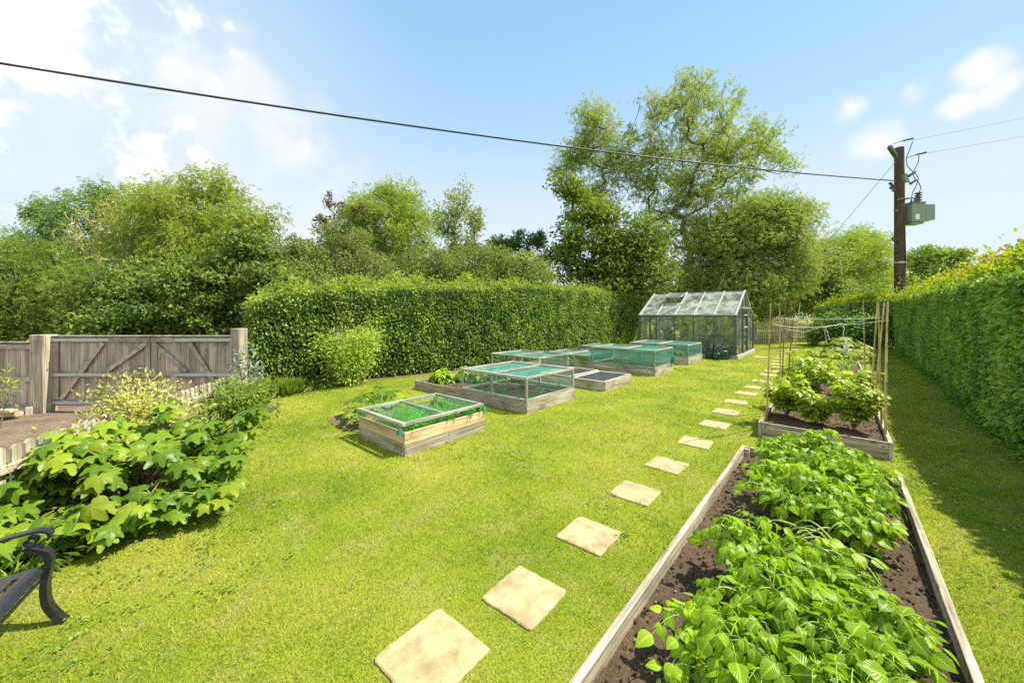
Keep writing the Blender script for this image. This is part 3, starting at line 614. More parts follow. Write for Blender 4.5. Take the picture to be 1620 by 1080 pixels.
pxtree('round_distant_tree','small rounded tree on the skyline right of the pole',60,[(1480,405,42,22),(1455,412,30,18),(1512,405,22,14),(1480,435,70,25)],TS,'green','bark',.55,3.6,tr=.3,group=TG)
pxtree('yellow_thorn_tree','olive yellow thorn tree behind the white flowers',31,[(1305,430,42,45),(1280,465,55,35),(1340,470,40,30)],TS,'olive','darkbark',.28,3.6,tr=.2,group=TG)
pxtree('holly_bush','low dark holly growth along the back of the double gate and fence panel',13.4,[(250,525,140,42),(90,525,110,42),(375,510,50,55),(-60,520,90,40),(420,520,60,50)],TH,'dark','darkbark',.15,4.5,tr=.08,cat='bush',group=TG,clump=.4)
pxtree('dark_bush','dark leafy bush filling the gap behind the greenhouse roof',28.5,[(1060,485,60,38),(1010,480,45,34),(1110,490,50,32)],TH,'dark','darkbark',.2,4.5,tr=.1,cat='bush',group='bushes behind the greenhouse and far fence')
pxtree('leafy_bush','lighter bush behind the greenhouse door and compost bin',36,[(1165,485,55,38),(1210,470,45,45)],TS,'green','darkbark',.24,4.5,tr=.1,cat='bush',group='bushes behind the greenhouse and far fence')
pxtree('shadowy_bush','shadowy bush behind the far picket fence under the weeping tree',36,[(1250,470,50,45),(1300,490,45,40),(1345,480,50,40)],TH,'dark','darkbark',.24,4.5,tr=.1,cat='bush',group='bushes behind the greenhouse and far fence')
for i,(x,y) in enumerate(((-8.8,26.2),(-7.2,26.6),(-6.0,26.4),(-4.9,26.8))):
    grow_tree('hedge_bush',['bushy growth behind the hedge end of the greenhouse','bushy growth behind the left middle of the greenhouse','bushy growth behind the right middle of the greenhouse','bushy growth behind the door end of the greenhouse'][i],'bush',(x,y),[(x,y,1.2,1.0,.8,1.1),(x+.3,y+.2,2.2,.9,.7,.7)],TH,['green','shrub','green','dark'][i],'darkbark',.16,1500,ncl=60,tr=.06,group='bushes behind the greenhouse and far fence')
# a far wood closes the horizon
b=MB();n=26000;px=rng.uniform(-700,2300,n);d=rng.uniform(66,80,n);r_=(px-810)*d/FOC
h=(5.5+4*fbm(np.stack([px/120,d*0],-1),1,3))*rng.random(n)**.6; x,y=W(r_,d)
b.leaves(TP,np.stack([x,y,h],-1),unit(n),unit(n)+np.array((0,-.3,.7)),rng.uniform(.9,1.6,n),rng.random(n));o=b.obj('far_woodland',M['green']);tag(o,'far green wood along the horizon beyond the garden trees','woodland',kind='stuff')

# ------------------------------------------------------------------ hedges
def hedge(name,label,path,thick,leaf,size,dens,mat,side,topmat=None,tipmat=None,bulge=.10,batter=.04,topdens=500,rag=.12,cat='hedge',gap=0,tipn=0,archh=.12):
    """path: (x,y,height) along the visible face; thickness is laid off to 'side' (+1 left of travel, -1 right)."""
    P=np.array(path,float); S=np.concatenate([[0],np.cumsum(np.hypot(*np.diff(P[:,:2],axis=0).T))]); Ltot=S[-1]
    def ev(s):
        x=np.interp(s,S,P[:,0]);y=np.interp(s,S,P[:,1]);h=np.interp(s,S,P[:,2]); e=.3
        tx=np.interp(s+e,S,P[:,0])-np.interp(s-e,S,P[:,0]);ty=np.interp(s+e,S,P[:,1])-np.interp(s-e,S,P[:,1]);l=np.hypot(tx,ty);tx/=l;ty/=l
        return x,y,h,tx,ty,-ty*side,tx*side
    r=thing(name,label,cat,(P[len(P)//2,0],P[len(P)//2,1],0))
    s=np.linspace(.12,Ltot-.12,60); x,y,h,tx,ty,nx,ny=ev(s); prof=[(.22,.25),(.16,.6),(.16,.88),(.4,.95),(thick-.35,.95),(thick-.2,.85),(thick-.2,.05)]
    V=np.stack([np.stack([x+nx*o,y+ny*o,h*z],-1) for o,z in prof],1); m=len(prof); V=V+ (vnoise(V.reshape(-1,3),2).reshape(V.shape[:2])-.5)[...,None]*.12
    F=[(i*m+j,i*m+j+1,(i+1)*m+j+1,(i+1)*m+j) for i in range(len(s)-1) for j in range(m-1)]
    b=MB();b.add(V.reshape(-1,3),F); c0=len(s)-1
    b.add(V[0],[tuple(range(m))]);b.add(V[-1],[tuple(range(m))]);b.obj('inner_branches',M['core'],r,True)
    def put(b,s,o,z,nrm_o,nrm_z,size_k,upb,dn=.5):
        x,y,h,tx,ty,nx,ny=ev(s); p=np.stack([x+nx*o,y+ny*o,z],-1)
        bu=(fbm(p,1.1,3)-.45)*2*bulge; out=np.stack([nx*nrm_o,ny*nrm_o,np.broadcast_to(nrm_z,nx.shape)],-1); p=p+out*bu[:,None]
        k=len(s); nn=rng.normal(size=(k,3))*.75+out*.6+np.array((0,0,upb)); dd=rng.normal(size=(k,3))*.6+np.array((0,0,-dn))+out*.35
        cl=vnoise(p,3.2); b.leaves(leaf,p,dd,nn,size*size_k*rng.uniform(.65,1.25,k),np.clip(.55*rng.random(k)+.9*(cl-.5)+.22,0,1)); return p
    b=MB();n=int(Ltot*P[:,2].mean()*dens)
    s=rng.uniform(0,Ltot,n); hh=ev(s)[2]; z=(rng.random(n)**(.9 if gap==0 else .8))*hh
    o=batter*z+rng.exponential(.05,n)-.03
    if gap: o=o+gap*np.exp(-z/.35)*rng.random(n)*1.0; keep=rng.random(n)>.65*np.exp(-z/.3); s,o,z=s[keep],o[keep],z[keep]
    put(b,s,o,z,-1,0,1,.25)
    n2=int(Ltot*P[:,2].mean()*dens*.25);s=rng.uniform(0,Ltot,n2);put(b,s,thick-rng.exponential(.05,n2),rng.random(n2)*ev(s)[2],1,0,1.2,.2)
    for e in(0,Ltot):
        n3=int(thick*P[0,2]*dens*.9);s=np.full(n3,e)+rng.normal(size=n3)*.05;o=rng.uniform(0,thick,n3);put(b,s,o,rng.random(n3)*ev(s)[2],.0,0,1,.25)
    b.obj('foliage',M[mat],r,True)
    b=MB();n4=int(Ltot*thick*topdens);s=rng.uniform(0,Ltot,n4);o=rng.uniform(-.02,thick,n4);hh=ev(s)[2]
    arch=archh*np.sin(PI*np.clip(o/thick,0,1))**.7 ; put(b,s,o,hh-.1+arch+rng.exponential(rag,n4)*vnoise(np.stack([s,o],-1),2.5)*1.6,0,1,1,.6,-.2);b.obj('top_growth',M[topmat or mat],r,True)
    if tipmat:
        b=MB();s=rng.uniform(0,Ltot,tipn);o=rng.uniform(.2,thick*.8,tipn);hh=ev(s)[2]; kk=7
        s2=np.repeat(s,kk);o2=np.repeat(o,kk);t=np.tile(np.linspace(0,1,kk),tipn);z=np.repeat(hh-.05+archh*np.sin(PI*o/thick)**.7,kk)+t*np.repeat(rng.uniform(.12,.40,tipn),kk)
        put(b,s2+rng.normal(size=len(s2))*.02,o2+rng.normal(size=len(s2))*.02,z,0,.0,.8,.3,-.6);b.obj('new_shoots',M[tipmat],r,True)
    return r
hedge('beech_hedge','long clipped hedge running from the gate to the greenhouse on the left',[(-11.5,2.85,2.4),(-11.42,3.5,2.72),(-11.35,5,2.85),(-11.2,6.4,2.95),(-10.6,9.5,3.1),(-10.2,12,3.3),(-10.2,18,3.35),(-10.3,26.5,3.4)],1.5,TH,.105,760,'hedge',1,'hedgetop',batter=-.03,gap=.35,topdens=460,rag=.12,archh=.10)
hedge('hornbeam_hedge','tall shaded hedge along the right side with pinkish shoots on top',[(3.6,-4,2.6),(3.0,2,2.7),(2.35,6.8,2.72),(2.1,9.2,2.74),(2.2,13,2.8),(2.4,17,2.85),(2.55,24,2.9),(2.6,31.2,2.95)],1.4,TH,.105,800,'rhedge',-1,'rhedgetop','pinktip',batter=-.03,topdens=700,rag=.10,tipn=450,archh=.42)
hedge('privet_hedge','yellow-topped hedge across the far end in front of the pole',[(-1.2,33.2,2.6),(0.8,32.6,3.0),(4.2,31.6,3.15)],1.3,TS,.13,420,'rhedge',1,'rhedgetop',batter=-.02,topdens=520,rag=.2)
for i in range(7):
    pass
# bare stems in the hedge foot
# ------------------------------------------------------------------ shrubs
def shrub(name,label,base,h,wid,leaf,size,n,mat,stems=9,smat='woodstem',cat='shrub',droop=.2,up=.4,spread=.5,zlow=.25,extra=None,group=None,width=1,shell=.4,width_y=None,sr=.012):
    bx,by=base;bz=float(gz(bx,by));r=thing(name,label,cat,(bx,by,bz),group=group)
    wy=width_y or wid; sb=MB();b=MB();tips=[]
    for i in range(stems):
        a=2*PI*i/stems+random.uniform(-.4,.4);q=random.uniform(.35,1)*(1 if i else .1);hh=h*random.uniform(.62,1)*(1-.25*q*q)
        e=np.array((bx+math.cos(a)*wid/2*q,by+math.sin(a)*wy/2*q,bz+hh));t=np.linspace(0,1,6)[:,None]
        p0=np.array((bx+math.cos(a)*.05,by+math.sin(a)*.05,bz-.02)); mid=np.array((bx+math.cos(a)*wid/2*q*spread,by+math.sin(a)*wy/2*q*spread,bz+hh*.6))
        p=(1-t)**2*p0+2*t*(1-t)*mid+t*t*e; sb.tube(p,np.linspace(sr,sr*.3,6),5); tips.append(p)
    sb.obj('stem',M[smat],r,True)
    T=np.array(tips); si=rng.integers(0,stems,n);tt=zlow+(1-zlow)*rng.random(n)**.8*1.03; fi=np.clip(tt*5,0,4.999);i0=fi.astype(int);f=(fi-i0)[:,None]
    c=T[si,i0]*(1-f)+T[si,i0+1]*f; off=rng.normal(size=(n,3))*np.array((wid,wy,h*.55))*.15*(rng.random(n)**.3)[:,None]; P=c+off; P[:,2]=np.maximum(P[:,2],bz+.03)
    out=P-np.array((bx,by,bz+h*.4));out/=np.linalg.norm(out,axis=1)[:,None]+1e-9
    b.leaves(leaf,P,rng.normal(size=(n,3))*.55+out*.8+np.array((0,0,-droop)),rng.normal(size=(n,3))*.4+out*.4+np.array((0,0,up)),size*rng.uniform(.6,1.25,n),.6*rng.random(n)+.4*vnoise(P,4),width)
    b.obj('foliage',M[mat],r,True)
    if extra:
        m,k,s,nm=extra
        for i in range(k):
            b=MB()
            e=T[random.randrange(stems)][-1]+rng.normal(size=3)*.06*wid;q=36;u=rng.random(q)
            b.leaves(TS,e+np.column_stack([rng.normal(size=q)*s*.18,rng.normal(size=q)*s*.18,u*s]),unit(q),unit(q),s*.28,rng.random(q));b.obj(nm,M[m],r,True)
    return r
shrub('buddleia_bush','loose light green shrub with a few mauve flowers in front of the left hedge',(-10.95,5.15),1.95,1.7,TS,.10,6000,'buddleia',18,droop=.1,extra=('purple_flower',5,.16,'flower'),zlow=.12)
shrub('variegated_shrub','yellow cream variegated shrub with bare stems in front of the gate',bearing(222,4.9),1.38,1.15,TS,.062,4200,'variegated',15,zlow=.4,droop=.1)
shrub('leafy_shrub','bushy fresh green shrub at the end of the garden picket fence',bearing(380,6.7),.95,1.15,TSn,.12,2600,'green',14,zlow=.1,droop=.3,up=.5)
shrub('silver_shrub','tall silvery leaved shoots beside the hedge corner',bearing(392,7.4),1.55,.6,TSn,.13,320,'silver',7,zlow=.3,droop=.3)
b=MB();p=np.array(bearing(445,9.75));n=420;a=rng.uniform(0,6.28,n);q=np.sqrt(rng.random(n))
P=np.column_stack([p[0]+.42*q*np.cos(a),p[1]+.42*q*np.sin(a),np.full(n,.02)])
b.leaves(TSn,P,np.column_stack([np.cos(a)*.5*q,np.sin(a)*.5*q,np.ones(n)]),unit(n),rng.uniform(.3,.46,n),rng.random(n),.35);b.top('daylily_clump',M['clump'],'low yellow-green clump of strappy leaves at the hedge foot','plant',(p[0],p[1],0))
shrub('ivy_patch','low dark green creeping plants under the left hedge',(-11.0,4.2),.3,1.2,TS,.09,700,'green',12,zlow=.1,width_y=2.2)
shrub('philadelphus_shrub','grey green leafy shrub in front of the far hedge behind the twine',bearing(1335,23.6),2.5,2.6,TSn,.24,2600,'bluegreen',16,zlow=.08,extra=('white_flower',6,.2,'flower'))
shrub('broad_shrub','dark broad shrub filling the far corner beside the right hedge',bearing(1385,23.9),2.1,2.4,TS,.2,2200,'dark',14,zlow=.05)
shrub('laurel_shrub','mid green shrub right of the far picket fence',bearing(1300,24.6),1.9,1.8,TS,.19,1500,'green',12,zlow=.05)
shrub('yellow_flower_bush','low bush with yellow flowers at the end of the far picket fence',bearing(1288,25.2),1.2,1.3,TS,.14,900,'shrub',10,zlow=.05,extra=('yellow_flower',9,.14,'flower'))
shrub('sapling_shrub','pale green young shrub rising behind the white flowers',bearing(1275,31),2.6,1.6,TS,.2,900,'bright',9,zlow=.2)
shrub('flowering_climber','mass of small white flowers spilling along the far picket fence top',bearing(1255,29.2),2.0,4.6,TS,.15,2600,'white_flower',18,zlow=.72,width_y=1.4,droop=.1)
shrub('fence_end_plant','leafy light green sprig at the left picture edge over the low fence panel',bearing(-6,7.2),1.6,.45,TSn,.12,110,'bright',5,zlow=.6)
shrub('border_grass_clump','long green blades at the foot of the picket fence behind the bench',(-4.9,-.35),.22,.5,TSn,.16,220,'weed',12,'stem',zlow=.05,droop=.1,width=.4)

# ------------------------------------------------------------------ fig bush
def fig():
    cx,cy=W(-4.05,4.05);r=thing('fig_bush','big fig bush with large lobed glossy leaves beside the picket fence','fig bush',(cx,cy,0))
    sb=MB();pet=MB();acc=[[],[]];k=0
    ends=[]
    for i in range(60):
        a=random.uniform(0,2*PI);q=math.sqrt(random.random());rr,dd=-4.2+1.15*q*math.cos(a),4.05+.78*q*math.sin(a)+.12*math.cos(a)
        z=(1.0-.66*q**2.2)*random.uniform(.72,1.06)+(.12 if rr<-4.2 else 0); z*=1-.52*min(1,max(0,(-4.15-rr)/1.0));ends.append((rr,dd,max(.22,z)))
    ends+= [(-4.4,3.15,.25),(-3.9,3.15,.16),(-4.15,3.05,.2),(-3.55,3.3,.16),(-3.3,3.6,.18),(-3.75,3.1,.28),(-4.3,3.0,.14),(-3.15,3.75,.3),(-4.7,3.25,.3),(-3.8,3.3,.35),(-3.4,3.45,.3),(-3.42,4.9,.82),(-3.32,4.75,.62),(-3.4,5.0,.70),(-5.1,3.55,.55),(-5.2,3.6,.4),(-4.9,3.6,.62),(-3.0,3.9,.32),(-2.95,3.75,.2),(-3.6,3.3,.2),(-4.0,3.2,.22),(-4.5,3.2,.35),(-4.9,3.5,.5),(-3.05,4.15,.5)]
    ends+=[(random.uniform(-5.0,-4.2),random.uniform(3.3,4.3),random.uniform(.3,.62)) for _ in range(16)]
    for rr,dd,z in ends:
        x,y=W(rr,dd);e=np.array((x,y,z));p0=np.array((cx+random.uniform(-.25,.25),cy+random.uniform(-.2,.2),-.02));mid=np.array((p0[0]*.5+x*.5,p0[1]*.5+y*.5,z*.85))
        t=np.linspace(0,1,7)[:,None];p=(1-t)**2*p0+2*t*(1-t)*mid+t*t*e;sb.tube(p,np.linspace(.016,.007,7),6)
        T=p[-1]-p[-2];T/=np.linalg.norm(T)
        for j in range(random.randint(8,12)):
            a=j*2.4+random.uniform(-.4,.4);s=random.uniform(0,.5) if j>1 else 0;o=p[-1]+(p[-3]-p[-1])*s
            out=np.array((math.cos(a),math.sin(a),random.uniform(-.1,.7 if j<3 else .25)));out/=np.linalg.norm(out);pl=random.uniform(.07,.15)
            q=o+out*pl+np.array((0,0,.02));pet.tube([o,o+out*pl*.6+np.array((0,0,.018)),q],[.005,.004,.0035],5)
            d=out*np.array((1,1,.2))+np.array((0,0,-random.uniform(.05,.6)));n=np.array((0,0,1.))+out*.3+rng.normal(size=3)*.38+np.array((.25,-.1,0))
            acc[random.random()<.35].append((q,d,n,random.uniform(.085,.165)*(1.1 if j<2 else .9),random.random()))
    sb.obj('branch',M['woodstem'],r,True);pet.obj('leaf_stalk',M['stem'],r,True);b=MB()
    for k in(0,1):
        A=acc[k];b.leaves(TFIG[k],[q[0] for q in A],[q[1] for q in A],[q[2] for q in A],np.array([q[3] for q in A]),np.array([q[4] for q in A]))
    b.obj('foliage',M['fig'],r,True)
fig()

# ------------------------------------------------------------------ potato plants
def potato(x,y,h,rad,label,flop=(0,0),nst=6,z0=.10):
    r=thing('potato_plant',label,'potato plant',(x,y,z0),group='potato plants in the nearest bed');sb=MB();b=MB();pos=[];dr=[];no=[];sc=[];rn=[]
    for i in range(nst):
        a=2*PI*i/nst+random.uniform(-.5,.5);q=rad*random.uniform(.35,1);hh=h*random.uniform(.75,1.1)
        p0=np.array((math.cos(a)*.04,math.sin(a)*.04,-.02));e=np.array((math.cos(a)*q+flop[0]*q,math.sin(a)*q+flop[1]*q,hh*(1-.3*(q/rad)**2)));mid=np.array((e[0]*.35,e[1]*.35,hh*.85))
        t=np.linspace(0,1,8)[:,None];p=(1-t)**2*p0+2*t*(1-t)*mid+t*t*e;sb.tube(p,np.linspace(.0085,.004,8),6)
        tone=random.random()
        for m in range(13):
            u=.26+.74*m/12;fi=min(6.999,u*7);k=int(fi);o=p[k]*(1-fi+k)+p[k+1]*(fi-k);T=p[k+1]-p[k];T/=np.linalg.norm(T)
            la=m*2.4+a+random.uniform(-.5,.5);ld=np.array((math.cos(la),math.sin(la),.45 if m<12 else .8));ld=ld*.8+T*.35;ld/=np.linalg.norm(ld);Ls=random.uniform(.13,.23)
            tt=np.linspace(0,1,5)[:,None];rc=o+ld*Ls*tt+np.array((0,0,-1))*(.55*Ls*tt**2);sb.tube(rc,[.0035,.003,.0026,.002,.0015],4)
            side=np.cross(ld,(0,0,1.));side/=np.linalg.norm(side)
            for w,sgn,s in((.4,1,.6),(.4,-1,.6),(.72,1,.85),(.72,-1,.85),(1,0,1.05)):
                c=rc[0]*(1-w)+rc[-1]*w+np.array((0,0,.55*Ls*(w-w*w)));d=ld*(.55 if sgn else 1)+side*sgn*.85+np.array((0,0,-random.uniform(.2,1.5)))
                pos.append(c);dr.append(d);no.append(np.array((0,0,1.))+ld*.45+rng.normal(size=3)*.42);sc.append(random.uniform(.062,.104)*s);rn.append(.5*tone+.5*random.random())
    sb.obj('stem',M['stem'],r);b.leaves(TO,pos,dr,no,np.array(sc),np.array(rn));b.obj('foliage',M['potato'],r)
    return r
PP=[(-.15,5.95,.46,.40,'back row potato plant by the end board'),(.3,5.75,.42,.36,'back corner potato plant beside the right board'),(-.5,5.55,.44,.36,'back left potato plant leaning over bare soil'),(.02,5.35,.50,.42,'tall potato plant in the middle of the back group'),(.38,5.05,.42,.36,'potato plant drooping towards the right board'),(-.42,4.9,.46,.38,'potato plant at the left of the back group'),(-.08,4.6,.5,.40,'dense potato plant at the front of the back group'),(.3,4.3,.4,.34,'potato plant right of the bare stems'),(-.35,4.35,.42,.34,'potato plant just behind the flopped bare stems'),
    (-.48,3.15,.46,.38,'leafy potato plant left of the flopped stems'),(.1,3.35,.36,.42,'potato plant with pale bare stems lying sideways'),(.36,3.05,.33,.34,'potato plant with broad leaves hanging by the right board'),(-.25,2.65,.5,.42,'large potato plant in the middle of the nearest group'),(.2,2.55,.42,.38,'potato plant at the right of the nearest group'),(-.5,2.2,.4,.36,'potato plant spilling onto the soil at the near left'),(-.05,2.05,.46,.42,'nearest potato plant at the picture bottom'),(.36,2.05,.4,.34,'near potato plant in the bottom right corner'),(-.35,1.55,.4,.34,'potato plant at the near end mostly below the picture')]
for x,y,h,rd,l in PP: potato(x*.7-.08,y,h,rd*.76,l,nst=random.randint(6,8),flop=((-.5,.1) if 'flopped' in l or 'bare' in l else (0,0)))
potato(-.02,6.02,.66,.17,'single tall potato shoot standing above the back row',nst=2)
b=MB()
for i in range(13):
    a=random.uniform(-.3,.3);y=3.72+random.uniform(-.12,.12);x=random.uniform(-.25,.1);L=random.uniform(.25,.48);t=np.linspace(0,1,7)[:,None]
    b.tube(np.hstack([x-L*.6*t+.0*t,y+a*L*t+.03*np.sin(5*t+i),.44+.10*np.sin(PI*t*.9)*random.uniform(.3,1.2)-.1*t]) if i%2 else np.hstack([x+L*.5*t,y-.2+a*L*t+.02*np.sin(6*t+i),.42+.06*np.sin(PI*t)-.08*t]),np.linspace(.0085,.004,7),6)
pp=[o for o in bpy.data.objects if str(o.get('label',''))=='potato plant with pale bare stems lying sideways'][0];b.obj('bare_stem',M['stem'],pp,True)['label']='pale bare stems lying sideways'

# ------------------------------------------------------------------ currants, beans, squash
def currant(x,y,h,wid,label,n=170,z0=.18):
    r=thing('currant_bush',label,'currant bush',(x,y,z0),group='currant bushes');sb=MB();b=MB();pos=[];dr=[];no=[];sc=[];rn=[]
    for i in range(8):
        a=2*PI*i/8+random.uniform(-.4,.4);q=wid/2*random.uniform(.3,1);e=np.array((math.cos(a)*q,math.sin(a)*q,h*random.uniform(.65,1.02)));mid=np.array((e[0]*.4,e[1]*.4,e[2]*.5));t=np.linspace(0,1,7)[:,None]
        p=2*t*(1-t)*mid+t*t*e;sb.tube(p,np.linspace(.011,.004,7),6)
        for m in range(n//8):
            u=random.uniform(.22,1);fi=min(5.999,u*6);k=int(fi);o=p[k]*(1-fi+k)+p[k+1]*(fi-k);la=random.uniform(0,6.28);out=np.array((math.cos(la),math.sin(la),random.uniform(-.1,.6)));pl=random.uniform(.03,.11)
            pos.append(o+out*pl);dr.append(out*np.array((1,1,.2))+np.array((0,0,-random.uniform(.1,.7))));no.append(np.array((0,0,1.))+out*.3+rng.normal(size=3)*.3);sc.append(random.uniform(.06,.125));rn.append(.25*random.random()+.75*random.random()*u)
    sb.obj('stem',M['woodstem'],r);b.leaves(TCUR,pos,dr,no,np.array(sc),np.array(rn));b.obj('foliage',M['currant'],r);return r
for x,y,h,w,l in((-.72,8.75,.62,.75,'currant bush at the front left of its bed by a cane'),(-.3,8.45,.5,.62,'small currant bush in the middle of the front of its bed'),(.2,8.4,.66,.7,'yellowish currant bush at the front right with dark stems'),(-.55,10.4,.95,1.15,'largest currant bush, dense and green behind the front two'),(.2,10.2,.75,.8,'currant bush behind the yellowish front one'),(-.4,12.3,.9,1.1,'currant bush at the back of its bed'),(.3,12.1,.55,.6,'thin currant bush by the right board')): currant(x,y,h*(1.25 if y<9.5 else 1.12),w*1.25,l,n=290)
for i,(x,y) in enumerate(((-.2,15.4),(.2,16.6),(.3,18.2),(-.3,17.6))):
    shrub('bean_plant',['sparse young bean plant nearest in the far bed','sparse bean plant in the middle of the far bed','bean plant by the right side of the far bed','bean plant by the left side of the far bed'][i],(x,y),.55,.5,TS,.09,130,'shrub',5,'stem',cat='bean plant',zlow=.3)
def squash(x,y,label,R=.75,h=.6,n=26,size=.26,z0=.02,mat='squash',name='courgette_plant'):
    r=thing(name,label,'courgette plant',(x,y,z0));sb=MB();b=MB();pos=[];dr=[];no=[];sc=[]
    for i in range(n):
        a=i*2.4+random.uniform(-.3,.3);q=R*math.sqrt((i+.5)/n);hh=h*(1.05-.65*(q/R)**2)*random.uniform(.8,1.15);e=np.array((math.cos(a)*q,math.sin(a)*q,hh));t=np.linspace(0,1,5)[:,None]
        p=2*t*(1-t)*np.array((e[0]*.4,e[1]*.4,hh*.7))+t*t*e;sb.tube(p,np.linspace(.012,.007,5),5);pos.append(e);dr.append((math.cos(a),math.sin(a),-.35));no.append(np.array((0,0,1.))+rng.normal(size=3)*.2+np.array((math.cos(a),math.sin(a),0))*.2);sc.append(size*random.uniform(.6,1.1))
    sb.obj('leaf_stalk',M['stem'],r);b.leaves(TSQ,pos,dr,no,np.array(sc),rng.random(n));b.obj('foliage',M[mat],r)
squash(.2,24.2,'large courgette plant at the far end beyond the beds',1.05,.85,34,.36)
squash(.75,22.2,'smaller courgette plant in front of the large one',.6,.5,16,.26)
squash(-7.2,4.05,'courgette plant with upright jagged leaves beside the carrot bed',.66,.5,46,.2,.02,'fig')
squash(-6.75,3.55,'small courgette plant tight against the carrot bed corner',.4,.36,24,.16,.02,'fig')
# carrots (feathery tufts)
def tuft(kind,mat,n,h,lean,leaf,size,perb,wd=.3):
    sb=MB();b=MB()
    for i in range(n):
        a=random.uniform(0,6.28);l=random.uniform(.1,lean);e=np.array((math.cos(a)*l,math.sin(a)*l,h*random.uniform(.6,1)));t=np.linspace(0,1,5)[:,None];p=2*t*(1-t)*np.array((e[0]*.2,e[1]*.2,e[2]*.7))+t*t*e
        sb.tube(p,np.linspace(.0035,.0015,5),4)
        k=perb;u=rng.uniform(.35,1,k);q=np.stack([np.interp(u,t[:,0],p[:,j]) for j in range(3)],-1);b.leaves(leaf,q,unit(k)+np.array((0,0,.2)),unit(k),size*rng.uniform(.6,1.2,k),rng.random(k),wd)
    return sb,b
cx0,cy0,cx1,cy1=BEDS['carrot'];protos=[]
for i in range(3):
    r=thing('carrot_plant','feathery carrot plant under the flat lid of the two-tier bed','carrot plant',(0,0,0),group='carrots in the two-tier bed')
    sb,b=tuft('c','carrot',13,.30,.17,TP3,.06,22);sb.obj('stem',M['stem'],r);b.obj('foliage',M['carrot'],r);protos.append(r)
k=0
for i in range(6):
    for j in range(7):
        x=cx0+.35+(cx1-cx0-.5)*i/5+random.uniform(-.07,.07);y=cy0+.16+(cy1-cy0-.32)*j/6+random.uniform(-.07,.07)
        if x<cx0+.55 and random.random()<.6: continue
        if k<3: o=protos[k];o.location=(x,y,.19)
        else: dup(protos[k%3],(x,y,.19),random.uniform(0,6.28),scale=random.uniform(.75,1.15))
        k+=1
# onions and leeks
def onion_proto(label,group,floppy,name):
    r=thing(name,label,name.replace('_',' ').split()[0]+' plant',(0,0,0),group=group);b=MB()
    for i in range(7):
        a=i*.9+random.uniform(-.3,.3);h=random.uniform(.2,.38);l=random.uniform(.05,.16)*(2.2 if floppy else 1);t=np.linspace(0,1,7)[:,None]
        b.tube(np.hstack([math.cos(a)*l*t**1.6,math.sin(a)*l*t**1.6,h*(t*(1.5-.75*t*(1.5 if floppy else 1)))]),np.linspace(.008,.002,7),5,rnd=random.random())
    b.obj('leaf_blade',M['onion'],r);return r
po=[onion_proto('thin upright onion plant in the soil of the nearest netted frame','onions in the nearest netted frame',False,'onion_plant') for _ in range(2)];k=0
for i in range(6):
    for j in range(4):
        if random.random()<.2:continue
        x,y=-6.7+i*.31+random.uniform(-.06,.06),6.4+j*.42+random.uniform(-.08,.08)
        if k<2:po[k].location=(x,y,.19)
        else:dup(po[k%2],(x,y,.19),random.uniform(0,6.28),scale=random.uniform(.6,1.1))
        k+=1
po=[onion_proto('floppy pale leek plant under the green netted frame','leeks in the netted frame',True,'leek_plant') for _ in range(2)];k=0
for i in range(7):
    for j in range(2):
        x,y=-6.0+i*.19+random.uniform(-.04,.04),13.0+j*.4+random.uniform(-.08,.08)
        if k<2:po[k].location=(x,y,.2);po[k].scale=(1.5,)*3
        else:dup(po[k%2],(x,y,.2),random.uniform(0,6.28),scale=random.uniform(1.3,1.9))
        k+=1
def leafy(x,y,z,h,w,label,mat='shrub',n=60,size=.16,name='spinach_plant',cat='spinach',group=None):
    r=thing(name,label,cat,(x,y,z),group=group);a=rng.uniform(0,6.28,n);u=rng.random(n);b=MB();sb=MB()
    P=np.column_stack([np.cos(a)*w/2*u*.8,np.sin(a)*w/2*u*.8,h*(.25+.75*rng.random(n))*(1-.3*u)])
    for q in P[:14]: sb.tube([(q[0]*.1,q[1]*.1,-.02),(q[0]*.5,q[1]*.5,q[2]*.6),tuple(q)],[.006,.005,.004],4)
    b.leaves(TOb,P,np.column_stack([np.cos(a),np.sin(a),.5-u*.9]),np.column_stack([np.cos(a)*.3,np.sin(a)*.3,np.ones(n)])+rng.normal(size=(n,3))*.2,size*rng.uniform(.7,1.2,n),rng.random(n));sb.obj('stem',M['stem'],r);b.obj('foliage',M[mat],r)
leafy(-8.3,6.55,.19,.40,.62,'dense round spinach plant at the hedge end of the onion bed','potato',110,.2)
leafy(-8.05,7.2,.19,.42,.55,'spinach plant behind the dense round one in the onion bed','shrub',80,.2)
leafy(-7.65,7.35,.19,.42,.5,'pale leafed bean plant beside the tall netted frame','currant',60,.2,'broad_bean','bean plant')
leafy(-7.25,7.6,.19,.36,.42,'blue-green brassica just inside the back corner of the frame','bluegreen',50,.2,'brassica_plant','brassica')
for i,(x,y,z,l) in enumerate(((-7.5,12.95,.2,'yellowish salad plant in the low frame behind the mesh lids'),(-8.2,13.1,.2,'salad plant at the middle of the low frame behind the mesh lids'),(-5.3,16.9,.23,'pale cabbage plant at the lawn end of the furthest frame'),(-6.0,17.0,.23,'cabbage plant in the middle of the furthest frame'),(-6.6,17.2,.23,'cabbage plant at the hedge end of the furthest frame'),(-7.7,9.8,.19,'yellow-green lettuce in the frame by the hedge'),(-8.4,9.9,.19,'green lettuce in the frame by the hedge'))): leafy(x,y,z,.34,.55,l,'currant',45,.2,'salad_plant','salad plant')

